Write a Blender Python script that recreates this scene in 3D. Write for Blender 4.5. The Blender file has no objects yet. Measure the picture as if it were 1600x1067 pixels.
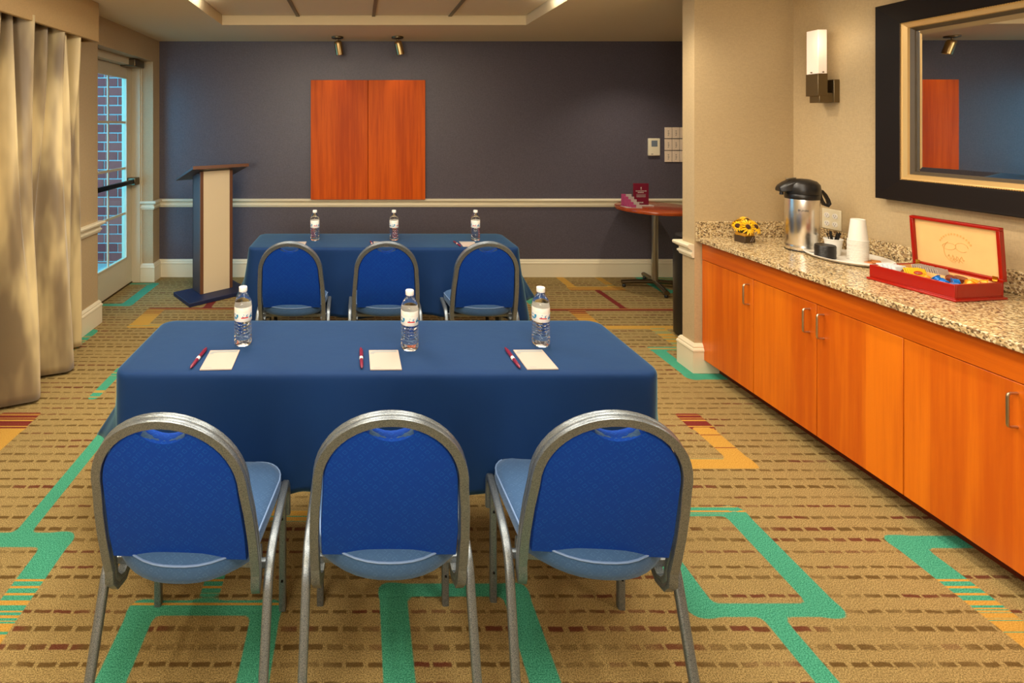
import bpy, bmesh, math, random
import numpy as np
from mathutils import Vector, Matrix
random.seed(7)
PI = math.pi
SC = bpy.context.scene
COL = SC.collection

# ------------------------------------------------------------ camera
cam_d = bpy.data.cameras.new('camera')
cam = bpy.data.objects.new('camera', cam_d)
COL.objects.link(cam)
cam.location = (0, 0, 1.57)
cam.rotation_euler = (PI/2, 0, 0)
cam_d.sensor_width = 36
cam_d.lens = 36*775/1600
cam_d.shift_x = 0.15
cam_d.shift_y = -0.2109
cam_d.clip_start = 0.05
SC.camera = cam

# ------------------------------------------------------------ world, lights, exposure
w = bpy.data.worlds.new('world'); SC.world = w
w.use_nodes = True
bg = w.node_tree.nodes['Background']
bg.inputs[0].default_value = (0.16, 0.62, 1.0, 1)
bg.inputs[1].default_value = 5.5
SC.view_settings.view_transform = 'Standard'
SC.view_settings.look = 'None'
SC.view_settings.gamma = 1.0
SC.view_settings.use_curve_mapping = False
SC.view_settings.exposure = 0.0

def area(name, loc, rot, sx, sy, power, color=(1, .86, .68), spread=PI):
    l = bpy.data.lights.new(name, 'AREA'); l.shape = 'RECTANGLE'
    l.size = sx; l.size_y = sy; l.energy = power; l.color = color; l.spread = spread
    o = bpy.data.objects.new(name, l); COL.objects.link(o)
    o.location = loc; o.rotation_euler = rot
    return o
def spot(name, loc, target, power, ang=60, blend=.6, color=(1, .8, .55), size=.04):
    l = bpy.data.lights.new(name, 'SPOT'); l.energy = power; l.color = color
    l.spot_size = math.radians(ang); l.spot_blend = blend; l.shadow_soft_size = size
    o = bpy.data.objects.new(name, l); COL.objects.link(o); o.location = loc
    o.rotation_euler = (Vector(target)-Vector(loc)).to_track_quat('-Z', 'Y').to_euler()
    return o
# ceiling light panels inside the recessed tray
WARM = (1, .90, .76)
for x_ in (-.50, .82):
    for y_ in (2.6, .6):
        area('tray_light', (x_, y_, 2.49), (0, 0, 0), .55, 1.1, 30, WARM)
# cove tubes along both long sides of the tray, shining up and inwards
area('cove_light', (-1.10, 1.9, 2.47), (0, math.radians(150), 0), .04, 3.6, 9, (1, .93, .82))
area('cove_light', (1.37, 1.9, 2.47), (0, math.radians(-150), 0), .04, 3.6, 9, (1, .93, .82))
# large fill added behind the viewpoint, tilted up to brighten the ceiling
area('added_fill', (-.9, -1.9, 1.7), (math.radians(136), 0, math.radians(-8)), 1.6, 1.2, 120, (1, .93, .82))
# downlights above the counter, washing wall and cabinets
for yy_ in (2.95, 2.0, 1.0):
    spot('downlight', (1.75, yy_, 2.43), (2.2, yy_, .3), 46, 115, .9, (1, .86, .66))
# downlights over the aisle and the alcove
spot('downlight', (-1.35, 1.3, 2.43), (-1.25, 1.35, 0), 45, 110, .8, (1, .86, .66))
spot('downlight', (-1.35, 3.0, 2.43), (-1.3, 3.0, 0), 45, 110, .8, (1, .86, .66))
spot('downlight', (2.7, 4.4, 2.43), (2.75, 4.45, 0), 60, 120, .8, (1, .86, .66))

# ------------------------------------------------------------ materials
def lin(c):
    return tuple((x/12.92 if x <= .04045 else ((x+.055)/1.055)**2.4) for x in (v/255 for v in c))
def newmat(name):
    m = bpy.data.materials.new(name); m.use_nodes = True
    nt = m.node_tree; b = nt.nodes['Principled BSDF']
    return m, nt, b
def flat(name, rgb, rough=.5, metal=0.0, noise=0.0, scale=40, bump=0.0, spec=.5, coat=0.0, aniso=0.0):
    m, nt, b = newmat(name)
    c = lin(rgb)
    b.inputs['Base Color'].default_value = (*c, 1)
    b.inputs['Roughness'].default_value = rough
    b.inputs['Metallic'].default_value = metal
    b.inputs['Specular IOR Level'].default_value = spec
    b.inputs['Coat Weight'].default_value = coat
    b.inputs['Anisotropic'].default_value = aniso
    if noise or bump:
        tc = nt.nodes.new('ShaderNodeTexCoord')
        n = nt.nodes.new('ShaderNodeTexNoise'); n.inputs['Scale'].default_value = scale
        n.inputs['Detail'].default_value = 3
        nt.links.new(tc.outputs['Object'], n.inputs['Vector'])
        if noise:
            r = nt.nodes.new('ShaderNodeValToRGB')
            r.color_ramp.elements[0].position = .3; r.color_ramp.elements[1].position = .7
            r.color_ramp.elements[0].color = (*[x*(1-noise) for x in c], 1)
            r.color_ramp.elements[1].color = (*[min(1, x*(1+noise)) for x in c], 1)
            nt.links.new(n.outputs[0], r.inputs[0]); nt.links.new(r.outputs[0], b.inputs['Base Color'])
        if bump:
            bp = nt.nodes.new('ShaderNodeBump'); bp.inputs['Strength'].default_value = bump
            bp.inputs['Distance'].default_value = .002
            nt.links.new(n.outputs[0], bp.inputs['Height']); nt.links.new(bp.outputs[0], b.inputs['Normal'])
    return m
class N:
    """small node-graph writer"""
    def __init__(s, nt): s.nt = nt
    def node(s, t, **kw):
        n = s.nt.nodes.new(t)
        for k, v in kw.items(): setattr(n, k, v)
        return n
    def m(s, op, a, b=None, c=None):
        n = s.nt.nodes.new('ShaderNodeMath'); n.operation = op
        for i, v in enumerate((a, b, c)):
            if v is None: continue
            if isinstance(v, (int, float)): n.inputs[i].default_value = v
            else: s.nt.links.new(v, n.inputs[i])
        return n.outputs[0]
    def mix(s, f, a, b):
        n = s.nt.nodes.new('ShaderNodeMix'); n.data_type = 'RGBA'
        for i, v in ((0, f), (6, a), (7, b)):
            if isinstance(v, (int, float)): n.inputs[i].default_value = v
            elif isinstance(v, tuple): n.inputs[i].default_value = (*v, 1)
            else: s.nt.links.new(v, n.inputs[i])
        return n.outputs[2]
    def noise(s, vec, scale, detail=2, rough=.5):
        n = s.nt.nodes.new('ShaderNodeTexNoise'); n.inputs['Scale'].default_value = scale
        n.inputs['Detail'].default_value = detail; n.inputs['Roughness'].default_value = rough
        s.nt.links.new(vec, n.inputs['Vector']); return n.outputs[0]
    def white(s, vec):
        n = s.nt.nodes.new('ShaderNodeTexWhiteNoise'); n.noise_dimensions = '3D'
        s.nt.links.new(vec, n.inputs['Vector']); return n.outputs[0]
    def xyz(s, x, y, z=0.0):
        n = s.nt.nodes.new('ShaderNodeCombineXYZ')
        for i, v in enumerate((x, y, z)):
            if isinstance(v, (int, float)): n.inputs[i].default_value = v
            else: s.nt.links.new(v, n.inputs[i])
        return n.outputs[0]
    def sep(s, v):
        n = s.nt.nodes.new('ShaderNodeSeparateXYZ'); s.nt.links.new(v, n.inputs[0]); return n.outputs
    def smooth(s, v, lo, hi):
        n = s.nt.nodes.new('ShaderNodeMapRange'); n.interpolation_type = 'SMOOTHSTEP'
        s.nt.links.new(v, n.inputs[0]); n.inputs[1].default_value = lo; n.inputs[2].default_value = hi
        return n.outputs[0]
    def mapping(s, v, sc):
        n = s.nt.nodes.new('ShaderNodeMapping'); n.inputs['Scale'].default_value = sc
        s.nt.links.new(v, n.inputs['Vector']); return n.outputs[0]
    def bump(s, h, b, strength=.3, dist=.002):
        n = s.nt.nodes.new('ShaderNodeBump'); n.inputs['Strength'].default_value = strength
        n.inputs['Distance'].default_value = dist
        s.nt.links.new(h, n.inputs['Height']); s.nt.links.new(n.outputs[0], b.inputs['Normal'])
    def link(s, a, b): s.nt.links.new(a, b)

def wallpaper(name, rgb, rough, amt=.06, bump=.25, spec=.5):
    m, nt, b = newmat(name); g = N(nt)
    tc = g.node('ShaderNodeTexCoord').outputs['Object']
    a = g.noise(g.mapping(tc, (260, 260, 60)), 1.0, 2)
    c = g.noise(g.mapping(tc, (60, 60, 300)), 1.0, 2)
    h = g.m('ADD', a, c)
    base = lin(rgb)
    f = g.smooth(h, .7, 1.3)
    g.link(g.mix(f, tuple(x*(1-amt) for x in base), tuple(x*(1+amt) for x in base)), b.inputs['Base Color'])
    b.inputs['Roughness'].default_value = rough; b.inputs['Specular IOR Level'].default_value = spec
    g.bump(h, b, bump, .001)
    return m
def wood(name, dark, light, axis='z', rough=.3, scale=1.0, coat=.2, leaf=0.0, spec=.5):
    m, nt, b = newmat(name); g = N(nt)
    tc = g.node('ShaderNodeTexCoord').outputs['Object']
    s = (34, 34, 1.6) if axis == 'z' else ((1.6, 34, 34) if axis == 'x' else (34, 1.6, 34))
    v = g.mapping(tc, tuple(q*scale for q in s))
    grain = g.noise(v, 1.0, 5, .6)
    v2 = g.mapping(tc, tuple(q*scale*.16 for q in s))
    broad = g.noise(v2, 1.0, 2)
    t = g.m('ADD', g.m('MULTIPLY', grain, .55), g.m('MULTIPLY', broad, .45))
    if leaf:
        X, Y, Z = g.sep(tc)
        cell = g.m('FLOOR', g.m('DIVIDE', Y, leaf))
        t = g.m('ADD', t, g.m('MULTIPLY', g.m('SUBTRACT', g.white(g.xyz(cell, 3.0, 1.0)), .5), .10))
    f = g.smooth(t, .36, .66)
    g.link(g.mix(f, lin(dark), lin(light)), b.inputs['Base Color'])
    b.inputs['Roughness'].default_value = rough
    b.inputs['Specular IOR Level'].default_value = spec
    b.inputs['Coat Weight'].default_value = coat; b.inputs['Coat Roughness'].default_value = .2
    g.bump(grain, b, .05, .001)
    return m
def fabric(name, base, hi, sheen=.5, scale=1.0):
    """blue upholstery with a small woven basket of slanted lines"""
    m, nt, b = newmat(name); g = N(nt)
    tc = g.node('ShaderNodeTexCoord').outputs['Object']
    X, Y, Z = g.sep(tc)
    V = g.m('ADD', Z, g.m('MULTIPLY', Y, .85))       # works for upright and lying panels
    S = 80*scale
    u = g.m('MULTIPLY', X, S); v = g.m('MULTIPLY', V, S*1.25)
    cu = g.m('FLOOR', u); cv = g.m('FLOOR', v)
    par = g.m('PINGPONG', g.m('ADD', cu, cv), 1.0)
    fu = g.m('FRACT', u); fv = g.m('FRACT', v)
    a = g.m('ADD', fu, fv); d = g.m('SUBTRACT', fu, fv)
    la = g.m('ABSOLUTE', g.m('SUBTRACT', g.m('FRACT', g.m('MULTIPLY', a, 1.0)), .5))
    lb = g.m('ABSOLUTE', g.m('SUBTRACT', g.m('FRACT', g.m('ADD', g.m('MULTIPLY', d, 1.0), 1.0)), .5))
    wob = g.noise(tc, 60, 2)
    ln = g.m('ADD', g.m('MULTIPLY', la, par), g.m('MULTIPLY', lb, g.m('SUBTRACT', 1.0, par)))
    line = g.m('MULTIPLY', g.m('SUBTRACT', 1.0, g.smooth(ln, .04, .14)), g.smooth(wob, .35, .6))
    n = g.noise(tc, 900, 2)
    f = g.m('MULTIPLY', line, g.m('ADD', .05, g.m('MULTIPLY', n, .8)))
    g.link(g.mix(f, lin(base), lin(hi)), b.inputs['Base Color'])
    b.inputs['Roughness'].default_value = .8
    b.inputs['Specular IOR Level'].default_value = .2
    b.inputs['Sheen Weight'].default_value = sheen
    b.inputs['Sheen Tint'].default_value = (.55, .72, 1, 1)
    g.bump(g.m('ADD', g.m('MULTIPLY', line, -.6), n), b, .35, .0012)
    return m
def granite(name, soft=False):
    m, nt, b = newmat(name); g = N(nt)
    tc = g.node('ShaderNodeTexCoord').outputs['Object']
    vo = g.node('ShaderNodeTexVoronoi'); vo.inputs['Scale'].default_value = 150
    nt.links.new(tc, vo.inputs['Vector'])
    r = g.node('ShaderNodeValToRGB'); r.color_ramp.interpolation = 'CONSTANT'
    e = r.color_ramp.elements
    e[0].position = 0; e[0].color = (*lin((70, 52, 40)), 1)
    e[1].position = .16; e[1].color = (*lin((134, 106, 80)), 1)
    for p, c in ((.36, (182, 156, 112)), (.60, (208, 186, 142)), (.85, (222, 208, 172))):
        q = e.new(p); q.color = (*lin(c), 1)
    g.link(g.sep(vo.outputs['Color'])[0], r.inputs[0])
    big = g.noise(tc, 22, 3)
    g.link(g.mix(g.m('MULTIPLY', big, .35), r.outputs[0], lin((190, 164, 112))), b.inputs['Base Color'])
    b.inputs['Roughness'].default_value = .18
    return m

M = {}
M['wall'] = wallpaper('beige_vinyl_wallcovering', (182, 160, 122), .6)
M['bluewall'] = wallpaper('slate_blue_wallcovering', (82, 77, 86), .42, .16, .5)
M['ceil'] = flat('ceiling_paint', (222, 206, 168), .85)
M['trim'] = flat('cream_trim_paint', (226, 216, 186), .35)
M['tile'] = flat('acoustic_tile', (222, 206, 172), .9, noise=.12, scale=300, bump=.4)
M['gridbar'] = flat('grid_bar_paint', (120, 108, 84), .5)
M['door'] = flat('door_paint', (206, 194, 164), .4)
M['steel'] = flat('brushed_steel', (176, 172, 160), .28, 1.0, aniso=.5)
M['nickel'] = flat('brushed_nickel', (196, 180, 150), .33, 1.0)
M['bronze'] = flat('antique_bronze', (120, 106, 82), .38, 1.0)
M['black'] = flat('black_plastic', (22, 20, 20), .35)
M['blackmetal'] = flat('black_metal', (30, 28, 28), .3, .8)
M['white'] = flat('white_plastic', (232, 228, 220), .4)
M['foam'] = flat('white_foam', (226, 222, 212), .7)
M['ivory'] = flat('ivory_plastic', (226, 216, 186), .4)
M['paper'] = flat('paper', (176, 162, 152), .8, spec=.1)
M['plaque'] = flat('cream_plaque', (232, 212, 186), .5)
M['greyprint'] = flat('grey_print', (140, 146, 146), .7)
M['lcd'] = flat('lcd', (110, 120, 130), .2)
M['maroon'] = flat('maroon_plastic', (112, 26, 52), .3)
M['maroonprint'] = flat('maroon_card', (110, 20, 44), .4)
M['ink'] = flat('ink', (60, 54, 50), .6)
M['goldink'] = flat('gold_ink', (212, 162, 88), .5)
M['redlac'] = flat('red_lacquer', (150, 20, 4), .3, spec=.3, coat=.15)
M['pale'] = flat('pale_wood', (226, 184, 120), .5, noise=.05, scale=14)
M['brass'] = flat('brass', (220, 180, 80), .2, 1.0)
M['frameblack'] = flat('espresso_frame', (20, 12, 8), .5, spec=.2)
M['framegold'] = flat('gilt_frame', (214, 178, 116), .35, .45)
M['frameiron'] = flat('dark_liner', (70, 58, 40), .4)
M['cherry'] = wood('cherry_cabinet', (190, 84, 6), (222, 118, 14), 'z', .38, .6, .05, leaf=.24)
M['cherryh'] = wood('cherry_apron', (178, 74, 6), (210, 102, 12), 'y', .3)
M['board'] = wood('mahogany_board', (178, 66, 0), (212, 92, 4), 'z', .5, 1.0, 0, spec=.2)
M['tablewood'] = wood('cherry_table_top', (146, 56, 20), (178, 80, 34), 'x', .2)
M['steelpot'] = flat('polished_steel', (232, 228, 220), .24, 1.0, aniso=.7)
M['toe'] = flat('toe_kick', (104, 36, 12), .5)
M['granite'] = granite('granite')
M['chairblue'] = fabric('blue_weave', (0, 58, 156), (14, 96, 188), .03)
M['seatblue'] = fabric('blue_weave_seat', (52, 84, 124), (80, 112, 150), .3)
M['lectside'] = flat('dark_bronze_lacquer', (66, 54, 56), .4)
M['lecttrim'] = flat('copper_edge', (104, 66, 42), .45)
M['lectpanel'] = flat('champagne_panel', (226, 208, 172), .4, .1, bump=.2, scale=400)
M['lectbase'] = flat('navy_base', (16, 28, 64), .55)
M['duct'] = flat('soil', (50, 34, 20), .9)
M['petal'] = flat('yellow_petal', (240, 190, 8), .5)
M['seed'] = flat('brown_seeds', (60, 30, 10), .9, noise=.4, scale=300)
M['leafg'] = flat('dark_leaf', (50, 60, 20), .6)
M['pot'] = flat('dark_wrap', (62, 44, 20), .5)
M['ribbon'] = flat('gold_ribbon', (186, 132, 30), .4)
M['orange'] = flat('orange_packet', (196, 120, 60), .5)
M['yellow'] = flat('yellow_packet', (226, 186, 30), .5)
M['redprint'] = flat('red_print', (190, 30, 26), .5)
M['bluecap'] = flat('blue_foil', (14, 110, 200), .25, .2)
M['orangecap'] = flat('orange_foil', (236, 146, 20), .3, .2)
M['browncap'] = flat('brown_foil', (120, 56, 36), .3, .2)
M['sachet'] = flat('white_sachet', (214, 222, 228), .5)
M['pink'] = flat('pink_print', (170, 70, 110), .5)

def glassmat(name, rgb=(1, 1, 1), ior=1.45, rough=0.0):
    m, nt, b = newmat(name)
    b.inputs['Base Color'].default_value = (*rgb, 1)
    b.inputs['Transmission Weight'].default_value = 1
    b.inputs['IOR'].default_value = ior; b.inputs['Roughness'].default_value = rough
    return m
M['water'] = glassmat('water_bottle_plastic', (.97, .98, .98), 1.33, .02)
def pane_mat():
    m = bpy.data.materials.new('window_glass'); m.use_nodes = True
    nt = m.node_tree; nt.nodes.clear()
    o = nt.nodes.new('ShaderNodeOutputMaterial'); t = nt.nodes.new('ShaderNodeBsdfTransparent')
    gl = nt.nodes.new('ShaderNodeBsdfGlossy'); gl.inputs['Roughness'].default_value = .02
    t.inputs[0].default_value = (.86, .95, .97, 1)
    mx = nt.nodes.new('ShaderNodeMixShader'); fr = nt.nodes.new('ShaderNodeFresnel'); fr.inputs[0].default_value = 1.35
    ge = nt.nodes.new('ShaderNodeNewGeometry'); mm = nt.nodes.new('ShaderNodeMath'); mm.operation = 'MULTIPLY'; m1 = nt.nodes.new('ShaderNodeMath'); m1.operation = 'SUBTRACT'; m1.inputs[0].default_value = 1
    nt.links.new(ge.outputs['Backfacing'], m1.inputs[1]); nt.links.new(fr.outputs[0], mm.inputs[0]); nt.links.new(m1.outputs[0], mm.inputs[1]); nt.links.new(mm.outputs[0], mx.inputs[0]); nt.links.new(t.outputs[0], mx.inputs[1])
    nt.links.new(gl.outputs[0], mx.inputs[2]); nt.links.new(mx.outputs[0], o.inputs[0])
    return m
M['pane'] = pane_mat()
M['mirror'] = flat('mirror_silver', (236, 236, 232), .01, 1.0)
def emis(name, rgb, st):
    m, nt, b = newmat(name)
    b.inputs['Base Color'].default_value = (*lin(rgb), 1)
    b.inputs['Emission Color'].default_value = (*lin(rgb), 1)
    b.inputs['Emission Strength'].default_value = st
    return m
M['lamp'] = emis('opal_glass_lit', (246, 232, 214), .2)
M['bulb'] = emis('spot_bulb', (255, 224, 170), 6)
M['troffer'] = emis('troffer_diffuser', (255, 240, 214), 2.0)

def cloth_mat():
    m, nt, b = newmat('navy_tablecloth'); g = N(nt)
    tc = g.node('ShaderNodeTexCoord').outputs['Object']
    n = g.noise(tc, 3.0, 3); f = g.noise(tc, 700, 2)
    g.link(g.mix(n, lin((0, 38, 82)), lin((4, 46, 94))), b.inputs['Base Color'])
    b.inputs['Roughness'].default_value = .75
    b.inputs['Sheen Weight'].default_value = .36
    b.inputs['Sheen Roughness'].default_value = .34
    b.inputs['Sheen Tint'].default_value = (.45, .86, .86, 1)
    b.inputs['Specular IOR Level'].default_value = .25
    g.bump(g.m('ADD', g.m('MULTIPLY', f, .1), g.noise(tc, 14, 3)), b, .25, .004)
    return m
M['cloth'] = cloth_mat()
def curtain_mat():
    m, nt, b = newmat('gold_satin_curtain'); g = N(nt)
    tc = g.node('ShaderNodeTexCoord').outputs['Object']
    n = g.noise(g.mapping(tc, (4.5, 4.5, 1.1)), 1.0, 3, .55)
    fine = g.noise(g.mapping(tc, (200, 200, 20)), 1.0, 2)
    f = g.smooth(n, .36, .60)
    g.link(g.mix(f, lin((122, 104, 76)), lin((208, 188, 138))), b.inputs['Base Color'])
    b.inputs['Roughness'].default_value = .42
    b.inputs['Sheen Weight'].default_value = .4
    g.bump(fine, b, .12, .001)
    return m
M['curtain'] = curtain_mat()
M['pelmet'] = wallpaper('tan_pelmet_fabric', (176, 146, 98), .7)

def carpet_mat():
    m, nt, b = newmat('patterned_carpet'); g = N(nt)
    tc = g.node('ShaderNodeTexCoord').outputs['Object']
    X, Y, Z = g.sep(tc)
    pile = g.noise(tc, 300, 4, .75)
    mid = g.noise(tc, 26, 3)
    broad = g.noise(tc, .9, 2)
    # dashed rows
    PR = .0545
    jit = g.m('MULTIPLY', g.m('SUBTRACT', g.noise(g.mapping(tc, (30, 3, 1)), 1.0, 2), .5), .006)
    row_c = g.m('DIVIDE', g.m('ADD', Y, jit), PR)
    row = g.m('FLOOR', row_c); fr = g.m('FRACT', row_c)
    h1 = g.white(g.xyz(row, 1.3, 0.0)); h2 = g.white(g.xyz(row, 7.7, 0.0))
    cen = g.m('ADD', g.m('ADD', .36, g.m('MULTIPLY', h1, .28)), g.m('MULTIPLY', g.m('SUBTRACT', g.white(g.xyz(g.m('FLOOR', g.m('DIVIDE', X, .064)), row, 6.0)), .5), .05))
    wid = g.m('ADD', .065, g.m('MULTIPLY', h2, .085))
    dy = g.m('ABSOLUTE', g.m('SUBTRACT', fr, cen))
    inrow = g.m('SUBTRACT', 1.0, g.smooth(g.m('SUBTRACT', dy, wid), -.03, .06))
    xs = g.m('DIVIDE', g.m('ADD', X, g.m('MULTIPLY', h2, .9)), .064)
    cell = g.m('FLOOR', xs); fx = g.m('FRACT', xs)
    hc = g.white(g.xyz(cell, row, 2.0))
    half = g.m('ADD', .34, g.m('MULTIPLY', hc, .10))
    dx = g.m('ABSOLUTE', g.m('SUBTRACT', fx, .5))
    indash = g.m('SUBTRACT', 1.0, g.smooth(g.m('SUBTRACT', dx, half), -.03, .04))
    dash = g.m('MULTIPLY', inrow, indash)
    red_n = g.noise(g.xyz(g.m('MULTIPLY', X, 2.6), g.m('MULTIPLY', row, 5.37), 0.0), 1.0, 1)
    red = g.smooth(g.m('ADD', red_n, g.m('MULTIPLY', hc, .10)), .57, .64)
    tan = g.mix(g.smooth(pile, .34, .66), lin((84, 68, 34)), lin((196, 170, 112)))
    tan = g.mix(g.m('MULTIPLY', g.smooth(mid, .35, .7), .25), tan, lin((132, 110, 70)))
    dcol = g.mix(red, lin((84, 60, 22)), lin((88, 24, 20)))
    dcol = g.mix(g.m('MULTIPLY', pile, .2), dcol, tan)
    fade = g.m('ADD', .35, g.m('MULTIPLY', g.smooth(g.noise(g.xyz(g.m('MULTIPLY', X, 3.5), g.m('MULTIPLY', row, 3.1), 4.0), 1.0, 2), .32, .58), .6))
    base = g.mix(g.m('MULTIPLY', dash, fade), tan, dcol)
    # woven bands: distance fields stored on the floor mesh
    def att(n): a = g.node('ShaderNodeAttribute'); a.attribute_name = n; return a.outputs['Fac']
    sdf = att('band_sdf'); gold = att('band_gold'); mar = att('band_maroon')
    edge = g.m('ADD', sdf, g.m('MULTIPLY', g.m('SUBTRACT', pile, .5), .008))
    inb = g.m('SUBTRACT', 1.0, g.smooth(edge, -.003, .003))
    line = g.m('FLOOR', g.m('DIVIDE', Y, .0085))
    lh = g.white(g.xyz(line, 5.0, 9.0))
    thin = g.white(g.xyz(g.m('FLOOR', g.m('DIVIDE', Y, .005)), 2.0, 4.0))
    lh = g.m('ADD', g.m('MULTIPLY', lh, .75), g.m('MULTIPLY', thin, .25))
    isgold = g.m('LESS_THAN', g.m('ADD', lh, .001), gold)
    ismar = g.m('LESS_THAN', g.m('ADD', lh, .001), mar)
    pl = g.smooth(pile, .36, .64)
    teal = g.mix(pl, lin((10, 104, 82)), lin((96, 190, 156)))
    gc = g.mix(pl, lin((164, 118, 36)), lin((212, 170, 84)))
    mc = g.mix(pl, lin((96, 28, 28)), lin((134, 56, 46)))
    band = g.mix(ismar, g.mix(isgold, teal, gc), mc)
    col = g.mix(inb, base, band)
    shade = g.mix(g.smooth(broad, .3, .7), (.86, .86, .86), (1.0, 1.0, 1.0))
    mu = g.node('ShaderNodeMix', data_type='RGBA', blend_type='MULTIPLY'); mu.inputs[0].default_value = 1
    g.link(col, mu.inputs[6]); g.link(shade, mu.inputs[7])
    g.link(mu.outputs[2], b.inputs['Base Color'])
    b.inputs['Roughness'].default_value = .95
    b.inputs['Specular IOR Level'].default_value = .15
    g.bump(g.m('ADD', pile, g.m('MULTIPLY', dash, -.4)), b, .5, .004)
    return m
M['carpet'] = carpet_mat()
def brick_mat():
    m, nt, b = newmat('brick'); g = N(nt)
    tc = g.node('ShaderNodeTexCoord').outputs['Object']
    oi = g.node('ShaderNodeObjectInfo')
    n = g.noise(tc, 90, 3)
    c = g.mix(oi.outputs['Random'], lin((156, 48, 40)), lin((206, 84, 66)))
    g.link(g.mix(g.m('MULTIPLY', n, .4), c, lin((90, 50, 60))), b.inputs['Base Color'])
    b.inputs['Roughness'].default_value = .85; g.bump(n, b, .5, .004)
    return m
M['brick'] = brick_mat()
M['mortar'] = flat('mortar', (196, 196, 190), .9, noise=.1, scale=80)
M['paving'] = flat('paving', (150, 148, 140), .8, noise=.15, scale=30)
def bottle_label_mat():
    m, nt, b = newmat('bottle_label'); g = N(nt)
    tc = g.node('ShaderNodeTexCoord').outputs['Object']
    X, Y, Z = g.sep(tc)
    ang = g.m('ARCTAN2', Y, X)
    n = g.noise(g.xyz(g.m('MULTIPLY', ang, 2.2), g.m('MULTIPLY', Z, 90), 0.0), 1.0, 3)
    zb = g.m('ABSOLUTE', g.m('SUBTRACT', Z, .112))
    blue = g.m('MULTIPLY', g.m('LESS_THAN', zb, .009), g.m('GREATER_THAN', n, .54))
    redz = g.m('MULTIPLY', g.m('LESS_THAN', g.m('ABSOLUTE', g.m('SUBTRACT', Z, .108)), .0022),
               g.m('LESS_THAN', g.m('ABSOLUTE', g.m('ADD', ang, 1.5)), .42))
    scen = g.m('MULTIPLY', g.m('GREATER_THAN', Z, .126), g.m('SUBTRACT', n, .2))
    c = g.mix(g.m('MULTIPLY', scen, .6), lin((226, 226, 220)), lin((196, 172, 130)))
    c = g.mix(blue, c, lin((30, 130, 176)))
    c = g.mix(redz, c, lin((206, 50, 50)))
    g.link(c, b.inputs['Base Color']); b.inputs['Roughness'].default_value = .35
    return m
M['blabel'] = bottle_label_mat()

# ------------------------------------------------------------ mesh helpers
def link(name, me, mat=None, parent=None, smooth=False):
    o = bpy.data.objects.new(name, me); COL.objects.link(o)
    if mat is not None:
        for q in (mat if isinstance(mat, (list, tuple)) else [mat]): me.materials.append(q)
    if smooth:
        me.shade_smooth()
    if parent: o.parent = parent
    return o
def done(name, bm, mat, parent=None, smooth=False, bevel=0, seg=2, angle=35):
    me = bpy.data.meshes.new(name)
    bmesh.ops.recalc_face_normals(bm, faces=bm.faces)
    bm.to_mesh(me); bm.free()
    o = link(name, me, mat, parent)
    if bevel:
        md = o.modifiers.new('bevel', 'BEVEL'); md.width = bevel; md.segments = seg
        md.limit_method = 'ANGLE'; md.angle_limit = math.radians(angle)
    if smooth or bevel:
        me.shade_smooth()
        try: me.set_sharp_from_angle(angle=math.radians(angle))
        except Exception: pass
    return o
def box(bm, x0, x1, y0, y1, z0, z1, mi=0, mat4=None):
    vs = [bm.verts.new(Vector(p)) for p in ((x0,y0,z0),(x1,y0,z0),(x1,y1,z0),(x0,y1,z0),(x0,y0,z1),(x1,y0,z1),(x1,y1,z1),(x0,y1,z1))]
    if mat4 is not None:
        for v in vs: v.co = mat4 @ v.co
    for f in ((0,3,2,1),(4,5,6,7),(0,1,5,4),(1,2,6,5),(2,3,7,6),(3,0,4,7)):
        fc = bm.faces.new([vs[i] for i in f]); fc.material_index = mi
    return vs
def boxo(name, x0, x1, y0, y1, z0, z1, mat, parent=None, bevel=0):
    """box mesh with its own origin at the middle of its foot"""
    bm = bmesh.new()
    cx, cy = (x0+x1)/2, (y0+y1)/2
    box(bm, x0-cx, x1-cx, y0-cy, y1-cy, 0, z1-z0)
    o = done(name, bm, mat, parent, bevel=bevel)
    o.location = (cx, cy, z0)
    return o
def lathe(bm, prof, n=32, cx=0, cy=0, z=0, cap=True, mi=0, mat4=None, sx=1, sy=1):
    rings = []
    for r, h in prof:
        ring = []
        for i in range(n):
            a = 2*PI*i/n
            p = Vector((cx+r*sx*math.cos(a), cy+r*sy*math.sin(a), z+h))
            if mat4 is not None: p = mat4 @ p
            ring.append(bm.verts.new(p))
        rings.append(ring)
    for a, b in zip(rings, rings[1:]):
        for i in range(n):
            f = bm.faces.new((a[i], a[(i+1) % n], b[(i+1) % n], b[i])); f.material_index = mi
    if cap:
        if prof[0][0] > 1e-6: bm.faces.new(list(reversed(rings[0]))).material_index = mi
        if prof[-1][0] > 1e-6: bm.faces.new(rings[-1]).material_index = mi
    return rings
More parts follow.
